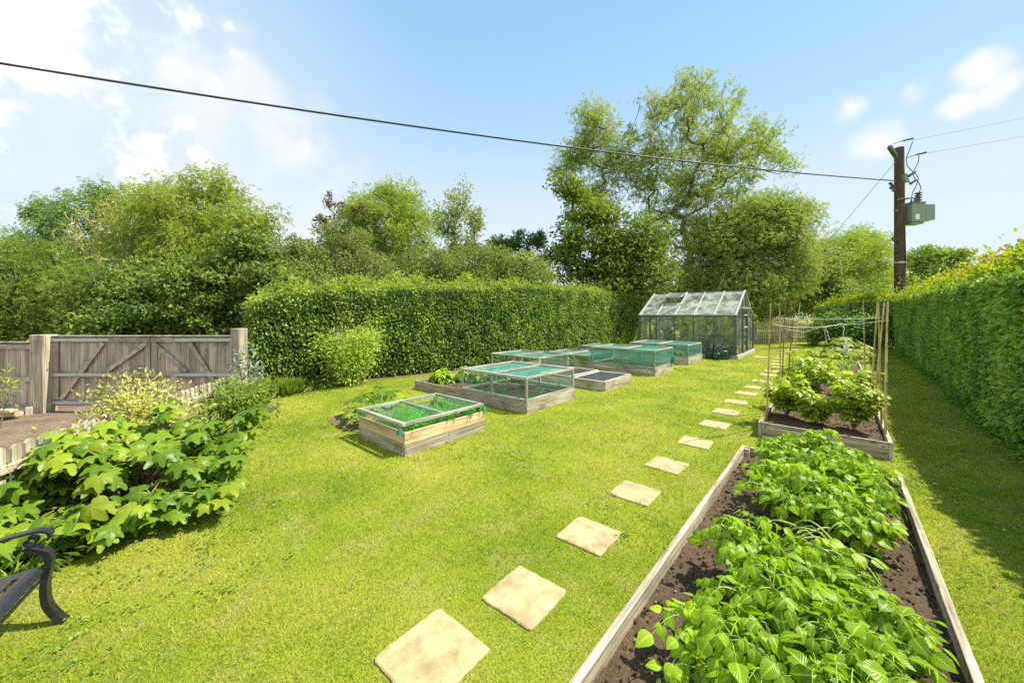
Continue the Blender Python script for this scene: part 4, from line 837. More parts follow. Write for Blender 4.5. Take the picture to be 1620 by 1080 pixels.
# ------------------------------------------------------------------ canes and twine
def cane(p,q,label,mat='cane',r=.015):
    p=np.array(p,float);q=np.array(q,float);L=np.linalg.norm(q-p);n=int(L/.28);ts=[0];rs=[r]
    for i in range(1,n):
        t=i/n;ts+= [t-.006,t,t+.006];rs+= [r*(1-.35*t),r*(1.22-.35*t),r*(1-.35*t)]
    ts.append(1);rs.append(r*.62);t=np.array(ts)[:,None];bow=rng.normal(size=3)*.012;bow[2]=0
    b=MB();b.tube(p+(q-p)*t+np.sin(PI*t)*bow,rs,7);b.top('bamboo_cane',M[mat],label,'bamboo cane',tuple(p),'bamboo canes over the currant bed')
def pt(px,y,z):                                             # where a sight line meets height z
    d=FOC*(EYE-z)/(y-497);return(*bearing(px,d),z)
def tp(px,y,d):return(*bearing(px,d),zat(y,d))
cane(pt(1212.8,664,.16),tp(1219.4,481,6.2),'leftmost thin cane at the front corner of the currant bed')
cane((-.95,9.9,.14),tp(1233,478,7.6),'upright cane second from the left corner of the currant bed')
cane((-.93,10.1,.14),tp(1242.5,477,8.0),'dark-footed cane crossing the second upright cane','cane_dark')
cane((-.93,11.2,.14),tp(1257.8,477,8.6),'leaning dark cane of the left group, tilted to the right','cane_dark')
cane((-.90,11.5,.14),tp(1265.6,479,8.9),'rightmost leaning cane of the left group')
cane(pt(1400.8,697,.16),tp(1404.4,477,5.7),'rightmost thick cane beside the right board of the currant bed','cane',.018)
cane(pt(1395,680,.16),tp(1389.7,477,6.2),'cane leaning left across the right-hand group')
cane((.46,9.0,.14),tp(1399,478,6.6),'cane behind the thick rightmost one','cane',.017)
cane((.47,10.2,.14),tp(1388,477,7.4),'thin upright cane at the left of the right-hand cluster')
cane((.50,12.2,.14),tp(1365.6,476,8.4),'isolated cane leaning left over the right side of the currant bed')
def twine(pts,label):
    b=MB()
    for p,q,sag in pts:
        p=np.array(p);q=np.array(q);t=np.linspace(0,1,12)[:,None];b.tube(p+(q-p)*t-np.array((0,0,1))*sag*4*t*(1-t)+rng.normal(size=(12,3))*.006,.0042,5)
    b.top('garden_twine',M['twine'],label,'twine',tuple(np.array(pts[0][0])))
kn=tp(1392,496,6.3);kl=tp(1238,519,7.8);mid=tp(1300,516,7.1)
twine([(kn,tp(1335,514,6.8),.02),(tp(1335,514,6.8),mid,.0),(mid,tp(1270,525,7.4),.02),(tp(1270,525,7.4),kl,.0),(tp(1404,505,5.8),tp(1330,513,6.9),.02),(tp(1330,513,6.9),tp(1222,513,6.3),.06),(tp(1393,502,6.3),tp(1240,503,7.9),.03)],'white twine strung between the two groups of bamboo canes')
twine([(tp(1304,516,7.1),tp(1308,545,7.05),.0),(tp(1306,516,7.1),tp(1312,538,7.05),.0)],'two short loose ends of white twine hanging in mid span')
b=MB();P=np.array(tp(1333,515,6.85));Q=np.array(tp(1338,543,6.85));t=np.linspace(0,1,9)[:,None];b.tube(P+(Q-P)*t+.015*np.sin(t*9)*np.array((1,0,0)),.006,5)
for i in range(7):
    a=np.linspace(0,2*PI,12)[:,None];b.tube(Q+np.hstack([.028*np.cos(a)*math.cos(i*.4),.028*np.cos(a)*math.sin(i*.4),-.08+.09*np.sin(a)+.008*i-.02]),.006,5,cap=False)
b.top('twine_hank',M['twine'],'hank of white twine dangling above the currant bushes','twine',tuple(P))

# ------------------------------------------------------------------ fences and gate
def picket_fence(label,p0,p1,h,pitch,w,tk,z0,rail_z,side):
    p0=np.array(p0,float);p1=np.array(p1,float);L=np.linalg.norm(p1-p0);t=(p1-p0)/L;ang=math.atan2(t[1],t[0])
    r=thing('picket_fence',label,'fence',(p0[0],p0[1],z0),ang);n=int(L/pitch);me=None
    prof=[(-w/2,-.03),(w/2,-.03),(w/2,h-w*.42)]+[(w/2*math.cos(a),h-w*.42+w*.42*math.sin(a)) for a in np.linspace(.25,PI-.25,6)]+[(-w/2,h-w*.42)];m=len(prof)
    V=[(x,-tk/2,z) for x,z in prof]+[(x,tk/2,z) for x,z in prof]
    b=MB();b.add(V,[(i,(i+1)%m,(i+1)%m+m,i+m) for i in range(m)],rnd=.5);b.add(V[:m],[tuple(reversed(range(m)))]);b.add(V[m:],[tuple(range(m))])
    first=b.obj('picket',M['picketwood'],r,bevel=.003);first.location=(pitch/2,0,0)
    for i in range(1,n):
        o=first.copy();COL.objects.link(o);o.parent=r;o.location=(pitch*(i+.5),random.uniform(-.003,.003),random.uniform(-.012,.012));o.rotation_euler=(0,random.uniform(-.015,.015),0)
    for z in rail_z: b=MB();b.box(0,side*(tk/2+.003) if side>0 else side*(tk/2+.043),z,L,side*(tk/2+.043) if side>0 else side*(tk/2+.003),z+.075);b.obj('rail',M['oldwood_x'],r,bevel=.004)
    for i in range(int(L/1.8)+1):
        x=min(L-.05,i*1.8);s=side*(tk/2+.046);b=MB();b.box(x-.04,min(s,s+side*.08),-.05,x+.04,max(s,s+side*.08),h*.98);b.obj('fence_post',M['picketwood'],r,bevel=.004)
    return r
picket_fence('weathered picket fence with rounded tops behind the fig bush',FENCE0,FENCE1,.88,.125,.085,.02,0,(.22,.64),1 if FN.dot((-FT[1],FT[0]))>0 else -1)
p0=bearing(1192,26.6);p1=bearing(1293,28.2);picket_fence('far grey picket fence beside the greenhouse at the end of the path',p0,p1,1.45,.20,.12,.03,0,(.35,1.05),-1)
D=8.5;gx=lambda px:(px-810)*D/FOC
def camlocal(b):                                            # author gate in (r, d) metres, turn to world
    for i,v in enumerate(b.v):
        v=v.copy();x=v[:,0]*CA-v[:,1]*SA;y=v[:,0]*SA+v[:,1]*CA;v[:,0]=x;v[:,1]=y;b.v[i]=v
    return b
GB=-.04;GT=1.62
def boards(r0,r1,z0,z1,d,bw=.098,tk=.02):
    b=MB();x=r0
    while x<r1-.01:
        b.box(x+.002,d+random.uniform(-.002,.002),z0,min(r1,x+bw)-.002,d+tk,z1+random.uniform(-.004,.004));x+=bw
    return camlocal(b)
def gate_leaf(r0,r1,label,mirror):
    rc=(r0+r1)/2;g=thing('timber_gate',label,'gate',(*W(rc,D),GB),group='pair of driveway gates');boards(r0,r1,GB+.06,GT-.03,D).obj('board_panel',M['gatewood_z'],g,True)
    P=lambda b,n,m='gatewood_x':camlocal(b).obj(n,M[m],g,True,.004)
    for z,nm in((GT-.10,'top_rail'),(.73,'middle_rail'),(GB+.14,'bottom_rail')): b=MB();b.box(r0+.004,D-.052,z-.05,r1-.004,D-.004,z+.05);P(b,nm)
    b=MB();b.box(r0-.002,D-.07,GT-.028,r1+.002,D+.045,GT);P(b,'capping')
    for x in(r0+.005,r1-.125): b=MB();b.box(x,D-.03,GB+.2,x+.12,D-.006,.675);b.box(x,D-.03,.785,x+.12,D-.006,GT-.155);P(b,'stile','gatewood_z')
    q=-1 if mirror else 1
    for k,(a,c) in enumerate(((.05,.52),(.5,.97))):
        xa,xb=(r0+(r1-r0)*a,r0+(r1-r0)*c) if not mirror else(r1-(r1-r0)*a,r1-(r1-r0)*c)
        b=MB();b.bar((xa+q*.08,D-.04,GB+.2) if k==0 else (xa+q*.12,D-.04,.80),(xb,D-.04,.66) if False else ((xb,D-.04,GT-.17)),.028,.09,(0,0,1));P(b,'brace')
    for z in(GT-.10,.73,GB+.14):
        x0,x1=(r0-.06,r0+1.3) if not mirror else(r1-1.3,r1+.06);b=MB();b.box(x0,D-.062,z-.028,x1,D-.054,z+.028);o=camlocal(b).obj('strap_hinge',M['galv'],g,True)
        xx=r0-.05 if not mirror else r1+.05;b=MB();b.tube([(xx,D-.065,z-.07),(xx,D-.065,z+.07)],.02,8);camlocal(b).obj('hinge_pin',M['galv'],o,True)
gate_leaf(gx(86),gx(240),'left leaf of the grey double gate, with long galvanised hinges',False)
gate_leaf(gx(241),gx(370),'right leaf of the grey double gate, partly behind the picket fence',True)
def post(px0,px1,top,d,label):
    r0,r1=(px0-810)*d/FOC,(px1-810)*d/FOC;b=MB();b.box(r0,d-.16,-.3,r1,d+.12,top);camlocal(b);c=W((r0+r1)/2,d);b.top('gate_post',M['oldwood_z'] if px0<100 else M['gatewood_z'],label,'gate post',(c[0],c[1],-.12),'gate posts',.012)
post(60.5,82,1.64,8.45,'thick pale left gate post next to the low fence panel');post(373,386,1.78,8.5,'tall right gate post against the hedge')
r0,r1=gx(-420),gx(60)-.0;g=thing('board_fence','low grey-green close-boarded fence panel left of the gate','fence',(*W((r0+r1)/2,D+.05),-.1))
boards(r0,r1,-.08,1.44,D+.06,.14).obj('board_panel',M['gatewood_z'],g,True)
for z in(1.36,.62,-.02): b=MB();b.box(r0,D+.004,z-.055,r1,D+.056,z+.05);camlocal(b).obj('rail',M['gatewood_x'],g,True,.004)
b=MB();b.box(r0,D-.02,1.445,r1,D+.1,1.475);camlocal(b).obj('capping',M['gatewood_x'],g,True,.003)
for i,(px,y,l,a) in enumerate(((10,657,.5,.1),(18,652,.42,-.15),(6,650,.4,.05))):
    c=bearing(px,8.0-.12*i);b=MB();z=-.1+.075*i if i else -.1;b.bar((c[0]-l/2*math.cos(YAW+a),c[1]-l/2*math.sin(YAW+a),z+.04),(c[0]+l/2*math.cos(YAW+a),c[1]+l/2*math.sin(YAW+a),z+.04),.14,.06)
    b.top('timber_offcut',M['palewood_x'],['bottom offcut of the small timber pile by the fence panel','middle offcut of the small timber pile by the fence panel','topmost offcut of the small timber pile by the fence panel'][i],'timber',(c[0],c[1],z),'timber offcuts',.006)
c=bearing(46,8.2);b=MB();b.box(c[0]-.06,c[1]-.05,-.12,c[0]+.06,c[1]+.05,.06);b.top('wooden_stump',M['oldwood_z'],'short pale stump of wood at the foot of the fence panel','stump',(c[0],c[1],-.12),bevel=.01)

# ------------------------------------------------------------------ greenhouse
def greenhouse():
    x0,y0,x1,y1=GH;zb,ze,zr=.16,2.02,3.30;ym=(y0+y1)/2;g=thing('greenhouse','glass greenhouse with a dark metal frame in front of the trees','greenhouse',((x0+x1)/2,ym,0))
    b=MB()
    for a in((x0-.1,y0-.1,x1+.1,y0+.12),(x0-.1,y1-.12,x1+.1,y1+.1),(x0-.1,y0+.121,x0+.12,y1-.121),(x1-.12,y0+.121,x1+.1,y1-.121)): b.box(a[0],a[1],-.02,a[2],a[3],zb)
    b.obj('base_plinth',M['concrete'],g,True,.008)
    f=MB();br=MB();w=.05
    bay=[x0+(x1-x0)*i/5 for i in range(6)]
    for x in bay:
        for y in(y0,y1): f.bar((x,y,zb),(x,y,ze),w if x not in(x0,x1) else .09,w if x not in (x0,x1) else .09)
    for y in(y0,y1): f.bar((x0,y,zb+.03),(x1,y,zb+.03),.07,.06);f.bar((x0,y,ze),(x1,y,ze),.09,.075)
    f.bar((x0,ym,zr),(x1,ym,zr),.08,.06)
    for x in(x0,x1):
        f.bar((x,y0,zb+.03),(x,y1,zb+.03),.06,.06);f.bar((x,y0,ze),(x,y1,ze),.05,.05)
        for u,wd in((.17,.05),(.34,.11),(.56,.06),(.68,.05),(.84,.05)):
            y=y0+(y1-y0)*u;zt=ze+(zr-ze)*(1-abs(u-.5)*2);f.bar((x,y,zb),(x,y,zt),wd,wd*.8)
        f.bar((x,y0,1.1),(x,y0+(y1-y0)*.34,1.1),.03,.03)
    for x in bay:
        for y in(y0,y1): br.bar((x,y+(.02 if y>ym else -.02),ze+.03),(x,ym,zr+.025),.055 if x not in(x0,x1) else .08,.05)
    br.bar((x0,y0-.03,ze+.045),(x1,y0-.03,ze+.045),.03,.03)
    br.bar((bay[4],y0+.3,ze+.2),(bay[5],y0+1.7,zr-.35),.03,.03);br.bar((bay[4]+.1,y1-.2,ze+.12),(bay[5]-.3,ym+.2,zr-.1),.03,.03);br.bar((x0,y1-.2,ze+.1),(bay[1],ym+.1,zr-.05),.03,.03)
    f.obj('frame',M['gh_frame'],g,True,.004);br.obj('glazing_bar',M['gh_bar'],g,True,.004)
    sl=lambda x,u,y:(x,y+(ym-y)*u,ze+.012+(zr-ze)*u)
    for i in range(5):
        xa,xb=bay[i]+.02,bay[i+1]-.02
        for y in(y0,y1):
            if y==y0 and i==1:
                quad([sl(xa,.02,y),sl(xb,.02,y),sl(xb,.58,y),sl(xa,.58,y)]).obj('roof_pane',M['roofglass'],g,True)
            else: quad([sl(xa,.02,y),sl(xb,.02,y),sl(xb,.98,y),sl(xa,.98,y)]).obj('roof_pane',M['roofglass'],g,True)
            quad([(xa,y,zb+.06),(xb,y,zb+.06),(xb,y,ze-.04),(xa,y,ze-.04)]).obj('wall_pane',M['glass'],g,True)
    v=MB();xa,xb=bay[1]+.03,bay[2]-.03;q0=(xa,y0+(ym-y0)*.58-.12,ze+(zr-ze)*.58+.28);q1=(xb,q0[1],q0[2]);q2=(xb,ym-.02,zr+.03);q3=(xa,ym-.02,zr+.03)
    v.bar(q0,q1,.06,.05);v.bar(q3,q0,.05,.04);v.bar(q1,q2,.05,.04);vo=v.obj('roof_vent',M['gh_bar'],g,True);quad([q0,q1,q2,q3]).obj('vent_pane',M['glass'],vo,True)
    v=MB();v.bar((xa,y0+(ym-y0)*.58,ze+(zr-ze)*.58),(xb,y0+(ym-y0)*.58,ze+(zr-ze)*.58),.1,.09);v.obj('vent_sill',M['gh_frame'],g,True)
    for x in(x0,x1):
        b=MB();b.add([(x,y0,zb+.05),(x,y1,zb+.05),(x,y1,ze),(x,ym,zr),(x,y0,ze)],[(0,1,2,3,4)]);b.obj('gable_pane',M['glass'],g,True)
    dr=MB();xd=x1+.045;ya,yb=y0+(y1-y0)*.35,y0+(y1-y0)*.56
    for z in(zb+.06,1.05,2.3): dr.bar((xd,ya,z),(xd,yb,z),.03,.06)
    for y in(ya,yb): dr.bar((xd,y,zb+.05),(xd,y,2.32),.05,.03)
    d=dr.obj('door',M['gh_frame'],g,True);h=MB();h.bar((xd+.03,ya+.1,1.45),(xd+.03,ya+.75,1.45),.03,.045);h.bar((xd+.03,ya+.1,2.06),(xd+.03,ya+.75,2.06),.03,.045);h.obj('door_handle',M['white'],d,True)
    b=MB();b.bar((x1+.02,ya-.2,2.42),(x1+.02,yb+1.1,2.42),.06,.07);b.obj('door_track',M['gh_bar'],g,True)
    v=MB();xa,xb=bay[3]+.05,bay[4]-.05
    for i in range(6): z=1.05+.13*i;v.bar((xa,y1-.03,z),(xb,y1-.03,z),.05,.012)
    v.bar((xa,y1-.03,1.0),(xa,y1-.03,1.75),.03,.03);v.bar((xb,y1-.03,1.0),(xb,y1-.03,1.75),.03,.03);v.obj('louvre_vent',M['gh_frame'],g,True)
    return g
greenhouse()
x0,y0,x1,y1=GH
r=thing('grow_bed','brick-edged soil border inside the greenhouse','planting bed',((x0+x1)/2,y0+.55,0))
b=MB();b.box(x0+.2,y0+.95,0,x1-.2,y0+1.05,.34);b.obj('brick_edge',M['terracotta'],r,True,.006);soil_mesh(x0+.2,y0+.14,x1-.2,y0+.94,.28,step=.1,crumbs=0).obj('soil',M['dry'],r,True)
tl=['tomato plant nearest the greenhouse door','second tomato plant from the greenhouse door','tall tomato plant in the middle of the greenhouse','tomato plant left of the tall middle one in the greenhouse','tomato plant by the hedge end of the greenhouse','pale vine at the back of the greenhouse','leafy plant at the back door corner of the greenhouse']
for i,(x,y,h) in enumerate(((-4.3,20.7,1.5),(-5.1,20.7,1.75),(-5.9,20.75,1.6),(-6.8,20.7,1.5),(-7.6,20.7,1.7),(-6.6,23.7,1.9),(-4.4,23.8,1.5))):
    shrub('tomato_plant',tl[i],(x,y),h,.7,TP,.2,330,['shrub','dark','shrub','bright','bright','currant','green'][i] if i!=5 else 'bright',6,'stem',cat='tomato plant',zlow=.12,group='plants in the greenhouse',sr=.01)
def watering_can(x,y,rot,s,label):
    g=thing('watering_can',label,'watering can',(x,y,0),rot,'watering cans by the greenhouse');g.scale=(s,)*3
    b=MB();b.lathe([(.0,.005),(.13,.0),(.145,.02),(.14,.25),(.125,.29),(.10,.295),(.095,.27)],n=22,sx=1.15);b.obj('body',M['canplastic'],g)
    b=MB();b.tube([(.14,0,.06),(.22,0,.14),(.32,0,.28),(.38,0,.37)],[.035,.028,.02,.016],8);o=b.obj('spout',M['canplastic'],g);b=MB();b.lathe([(.0,.0),(.02,.0),(.05,.05),(.05,.06),(0,.068)],.385,0,12)
    for i,v in enumerate(b.v): v=v.copy();v[:,2]+=.36;b.v[i]=v
    b.obj('rose',M['canplastic'],o)
    t=np.linspace(0,PI,10);b=MB();b.tube(np.stack([-.02-.13*np.cos(t),0*t,.28+.13*np.sin(t)],-1),.014,7);b.obj('top_handle',M['canplastic'],g)
    b=MB();b.tube([(-.13,0,.26),(-.24,0,.27),(-.27,0,.18),(-.22,0,.08),(-.15,0,.07)],.013,7);b.obj('back_handle',M['canplastic'],g)
watering_can(-4.55,19.45,2.6,1.2,'left green watering can next to the netted frame');watering_can(-4.2,19.15,-.9,1.1,'front green watering can with its handle tilted to the lawn');watering_can(-4.02,19.5,.4,1.45,'tallest green watering can by the greenhouse corner')
b=MB();b.tube([(-4.5,19.75,0),(-4.48,19.75,.5),(-4.4,19.7,.62),(-4.28,19.6,.5),(-4.2,19.55,.42)],.028,8);b.lathe([(.0,.0),(.11,.0),(.11,.03),(.03,.05)],-4.5,19.75,14);b.top('hand_pump',M['castiron'],'dark upright pump with a curved spout between the watering cans','pump',(-4.5,19.75,0))
# green net heap beyond the far fence
b=MB();P=np.array((*bearing(1263,29.5),1.75))
for i in range(26):
    q=P+rng.normal(size=3)*np.array((.35,.3,.18));t=np.linspace(0,1,6)[:,None];a=random.uniform(0,6.28);b.tube(q+np.hstack([.3*t*math.cos(a),.3*t*math.sin(a),.25*np.sin(3*t)-.1]),[.01,.04,.05,.05,.04,.01],5)
b.top('net_heap',M['nettop'],'tangle of green net above the white flowers beyond the far fence','net',(P[0],P[1],1.6))
# dark compost bin by the far fence
c=bearing(1199,26.9);b=MB();b.lathe([(.0,0),(.42,0),(.40,.9),(.36,1.25),(.40,1.27),(.40,1.36),(.3,1.42),(0,1.44)],c[0]-.5,c[1]+.55,18);b.top('compost_bin',M['castiron'],'dark plastic compost bin behind the far fence by the greenhouse','compost bin',(c[0]-.5,c[1]+.55,0))

# ------------------------------------------------------------------ bench
def bench():
    c=np.array((-4.02,-.17));ang=math.atan2(-.30,.95);g=thing('garden_bench','dark cast metal garden bench cut off at the left edge','bench',(c[0],c[1],0),ang)
    # local: x along the seat front edge, -y towards the back
    b=MB();L,Dp=1.25,.46;nx,ny=44,16;V=[];F=[]
    zf=lambda u,v:.42-.018*math.sin(PI*v)-(.03*max(0,(.12-v)/.12)**2)-.02*v
    for j in range(ny+1):
        for i in range(nx+1):
            u,v=i/nx,j/ny;V.append((L*u,-Dp*v,zf(u,v)))
    nv=len(V);V+= [(x,y,z-.014) for x,y,z in V];st=nx+1
    hole=lambda i,j:(3<=j<=ny-3)and(j%3==0)and(3<=i<=nx-3)and(i%7!=2)
    fs=set((i,j) for i in range(nx) for j in range(ny) if not hole(i,j))
    for i,j in fs:
        a=j*st+i;F.append((a,a+st,a+st+1,a+1));F.append((a+nv,a+nv+1,a+nv+st+1,a+nv+st))
        for di,dj,e0,e1 in((-1,0,a,a+st),(1,0,a+st+1,a+1),(0,-1,a+1,a),(0,1,a+st,a+st+1)):
            if(i+di,j+dj)not in fs:F.append((e0,e1,e1+nv,e0+nv))
    b.add(V,F);b.obj('seat',M['castiron'],g)
    def ribbon(pts,w,t):
        P=np.array(pts,float);b=MB();T=np.gradient(P,axis=0);T/=np.linalg.norm(T,axis=1)[:,None];k=len(P);V=[]
        for p,tt in zip(P,T):
            n=np.cross(tt,(1,0,0));n/=np.linalg.norm(n)
            for sx,sn in((-1,-1),(1,-1),(1,1),(-1,1)):V.append(p+np.array((1,0,0))*sx*w/2+n*sn*t/2)
        F=[(i*4+j,i*4+(j+1)%4,(i+1)*4+(j+1)%4,(i+1)*4+j) for i in range(k-1) for j in range(4)]+[(0,1,2,3),((k-1)*4,(k-1)*4+3,(k-1)*4+2,(k-1)*4+1)]
        b.add(V,F);return b
    def smooth(pts,n=28):
        P=np.array(pts,float);P=np.vstack([2*P[0]-P[1],P,2*P[-1]-P[-2]]);out=[]
        for i in range(1,len(P)-2):
            for t in np.linspace(0,1,max(2,n//(len(P)-3)),endpoint=False):
                p0,p1,p2,p3=P[i-1:i+3];out.append(.5*((2*p1)+(-p0+p2)*t+(2*p0-5*p1+4*p2-p3)*t*t+(-p0+3*p1-3*p2+p3)*t**3))
        out.append(P[-2]);return out
    for x in(.0,L):
        ribbon(smooth([(x,-.075,.625),(x,-.045,.61),(x,-.04,.585),(x,-.062,.568),(x,-.088,.58),(x,-.09,.6),(x,-.07,.61)],24),.045,.012).obj('arm_scroll',M['castiron'],g)
        ribbon(smooth([(x,-.085,.563),(x,-.06,.535),(x,-.01,.505),(x,.015,.46),(x,.012,.40),(x,-.005,.28),(x,.005,.15),(x,.05,.05),(x,.085,.0)],36),.058,.036).obj('front_leg',M['castiron'],g)
        ribbon(smooth([(x,.01,.585),(x,.02,.625),(x,-.03,.655),(x,-.14,.648),(x,-.3,.625),(x,-.48,.63)],24),.06,.014).obj('armrest',M['castiron'],g)
        ribbon(smooth([(x,-.62,.88),(x,-.54,.65),(x,-.47,.42),(x,-.5,.2),(x,-.58,.0)],24),.05,.022).obj('rear_leg',M['castiron'],g)
    b=MB();b.bar((.03,-.02,.33),(L-.03,-.02,.33),.012,.02);b.bar((.03,-.45,.33),(L-.03,-.45,.33),.012,.02);b.obj('stretcher',M['castiron'],g)
    b=MB();b.tube([(0,-.62,.88),(L*.25,-.64,.93),(L*.5,-.65,.95),(L*.75,-.64,.93),(L,-.62,.88)],.018,8)
    for i in range(1,16): x=L*i/16;b.bar((x,-.48,.45),(x,-.635,.9+.05*math.sin(PI*i/16)),.03,.01)
    b.obj('backrest',M['castiron'],g)
bench()

# ------------------------------------------------------------------ utility pole
PD=24.0
def up(px,y,d=PD): return np.array((*bearing(px,d),zat(y,d)))
def pole():
    base=np.array((*bearing(1424.5,PD),0));top=up(1422.5,234);g=thing('utility_pole','tall brown wooden electricity pole above the far hedge','utility pole',tuple(base))
    R=lambda b,n,m,par=None,bev=0:b.obj(n,M[m],par or g,True,bev)
    t=np.linspace(0,1,14)[:,None];b=MB();b.tube(base+(top-base)*t,np.linspace(.30,.235,14),16);R(b,'pole_shaft','pole')
    b=MB();b.bar(up(1407,232,23.6),up(1421,253,24.0),.2,.2);b.bar(up(1421,253,24.0),up(1424,258,24.4),.2,.2);R(b,'cross_arm','gh_frame')
    for q in((1413,228),(1434,250)):
        a=up(q[0],q[1]);c=up(q[0]+15,q[1]-5,23.8);e=up(q[0]+32,q[1]-9,23.5);b=MB();b.tube([a,c],.02,6);ts=np.linspace(0,1,13)[:,None];b.tube(c+(e-c)*ts,[.03 if i%2 else .075 for i in range(13)],8);R(b,'insulator','insul')
    b=MB()
    for pts in([(1444,224),(1438,240),(1434,250),(1435,262),(1442,270),(1450,277),(1453,283),(1450,293),(1444,304),(1442,312),(1449,316)],[(1454,246),(1453,257),(1447,268),(1444,272),(1445,279),(1454,290),(1457,297),(1454,305),(1448,313)]):
        P=np.array([up(x,y,23.6) for x,y in pts]);b.tube(P,.022,6)
    for pts in([(1431,275),(1434,276),(1438,279),(1440,280)],[(1434,288),(1438,288),(1441,290)]): b.tube(np.array([up(x,y,23.6) for x,y in pts]),.025,6)
    for p,q in(((1437,279),(1448,272)),((1440,291),(1449,285))): b.tube([up(*p,23.6),up(*q,23.6)],.07,8)
    R(b,'jumper_lead','cable')
    b=MB();b.bar(up(1430,276,23.7),up(1434,289,23.7),.2,.22);R(b,'fuse_bracket','trafo')
    b=MB()
    for x,y in((1409,290),(1412,293),(1410,297),(1414,301)): b.tube([up(x-1.5,y,23.7),up(x+1.5,y+1,23.7)],.085,8)
    b.tube([up(1412,292,23.7),up(1414,298,23.7),up(1418,302,23.8)],.04,6);R(b,'cable_clamp','insul')
    # transformer tank with radiator fins
    right=np.array((CA,SA,0));fwd=np.array((-SA,CA,0));c=up(1444,338,23.9)
    def pbox(b,cx,w,cz,h,cd,dp):
        p=c+right*cx+fwd*cd+np.array((0,0,cz));b.bar(p-right*w/2,p+right*w/2,dp,h)
    b=MB();pbox(b,0,.86,0,1.2,0,.75);T=R(b,'transformer','trafo',bev=.03)
    b=MB();pbox(b,0,.9,.62,.06,0,.8);R(b,'tank_lid','gh_frame',T,.01)
    b=MB();pbox(b,.03,.72,-.66,.10,0,.6);R(b,'tank_foot','trafo',T,.01)
    b=MB()
    for i in range(9): pbox(b,.47+.0,.04,.0,1.0,-.32+.08*i,.02)
    pbox(b,.74,.58,.02,.98,-.05,.62);R(b,'cooling_radiator','trafo',T,.01)
    b=MB();pbox(b,-.12,.26,-.3,.34,-.39,.02);R(b,'rating_plate','white',T)
    for k,off in enumerate((-.30,-.1,.1)):
        b=MB();p=c+right*(off-.05)+fwd*-.25+np.array((0,0,.64));b.tube([p,p+np.array((0,0,.16))],[.06,.04],8);R(b,'low_voltage_bushing','insul',T)
    b=MB();p=c+right*.35+np.array((0,0,.65))
    for i in range(9): b.tube([p+np.array((0,0,.08*i)),p+np.array((0,0,.08*i+.04))],.19 if i%2==0 else .10,10)
    R(b,'high_voltage_bushing','insul',T)
    b=MB();
    for k,off in enumerate((-.30,-.1,.1)):
        p=c+right*(off-.05)+fwd*-.25+np.array((0,0,.8));s=up(1418,317+k,23.65);t=np.linspace(0,1,8)[:,None];b.tube((1-t)**2*s+2*t*(1-t)*(p+np.array((0,0,.28+.0*k)))+t*t*p,.024,6)
    R(b,'low_voltage_cable','cable')
    b=MB();b.bar(up(1424,331,24),up(1436,331,24),.1,.1);b.bar(up(1424,352,24),up(1436,352,24),.1,.1);b.tube([up(1413,334,23.6),up(1420,333,23.7)],.02,6);R(b,'mounting_bracket','gh_frame')
    b=MB();b.tube([up(1431.5,360,23.7),up(1433,400,23.7),up(1432.5,425,23.7)],.022,6);R(b,'earth_cable','cable')
    b=MB();b.lathe([(.285,0),(.30,.01),(.30,.10),(.285,.11)],0,0,16)
    q=base+(top-base)*((zat(417,24))/top[2]);
    for i,v in enumerate(b.v): b.v[i]=v+q
    R(b,'steel_band','galv')
    b=MB()
    for y in(378,390,396,404,411):b.tube([up(1416,y,23.75),up(1419.5,y+1,23.8)],.05,6)
    b.tube([up(1411,377,23.7),up(1416,382,23.75)],.06,6);R(b,'climbing_bolt','insul')
pole()
def span(p,q,sag,r,label,name,mat,n=60):
    p=np.array(p,float);q=np.array(q,float);t=np.linspace(0,1,n)[:,None];P=p+(q-p)*t-np.array((0,0,1))*4*sag*t*(1-t);b=MB();b.tube(P,r,8);b.top(name,M[mat],label,'cable',tuple(p))
A_=up(1417,286,23.7);B_=np.array((*bearing(0,11),zat(55,11)));E_=B_+(B_-A_)*.5
span(A_,E_,.95,.036,'thick black overhead cable sweeping across the sky from the pole','overhead_cable','cable',90)
span(up(1443,222,23.6),up(1800,148,19),.05,.012,'upper thin grey power line leaving the pole to the right','power_line','wire');span(up(1463,243,23.5),up(1800,181,19),.05,.012,'lower thin grey power line leaving the pole to the right','power_line','wire')
span(up(1417,256,23.8),up(1180,497+40,30),.0,.016,'straight stay wire slanting from the pole top down to the left','stay_wire','wire')

# ------------------------------------------------------------------ grass
def masked(x,y,edge=0.0):
    ok=np.ones(len(x),bool)
    for(a,b_,c,d)in BEDS.values(): ok&=~((x>a+.0)&(x<c)&(y>b_)&(y<d))
    for sx,sy in STONES: ok&=~((np.abs(x-sx)<.215-.03*vnoise(np.stack([x,y],-1),9))&(np.abs(y-sy)<.215-.03*vnoise(np.stack([y,x],-1),9)))
    a,b_,c,d=GH;ok&=~((x>a-.1)&(x<c+.1)&(y>b_-.1)&(y<d+.1));ok&=~((x>-3.1)&(x<-2.5)&(y>21.5)&(y<22.1))
    fd=fence_dist(x,y);s=(x-FENCE0[0])*FT[0]+(y-FENCE0[1])*FT[1];u=(s+.5)/7
    ok&=~((fd<bedw(u)-.04)&(s<6.5));ok&=~((fd<.05)&(y<3.2))
    ok&=~((x+7.05)**2/1.0+(y-3.75)**2/.35<1.0)
    ok&=x>np.interp(y,[2,6.4,11.5,27],[-11.5,-11.2,-10.2,-10.2])+.16+.10*np.sin(y*1.7);ok&=x<np.interp(y,[-4,2,6.8,9.2,17,31],[3.6,3,2.4,2.2,2.45,2.6]);ok&=(y<33)
    return ok
b=MB()
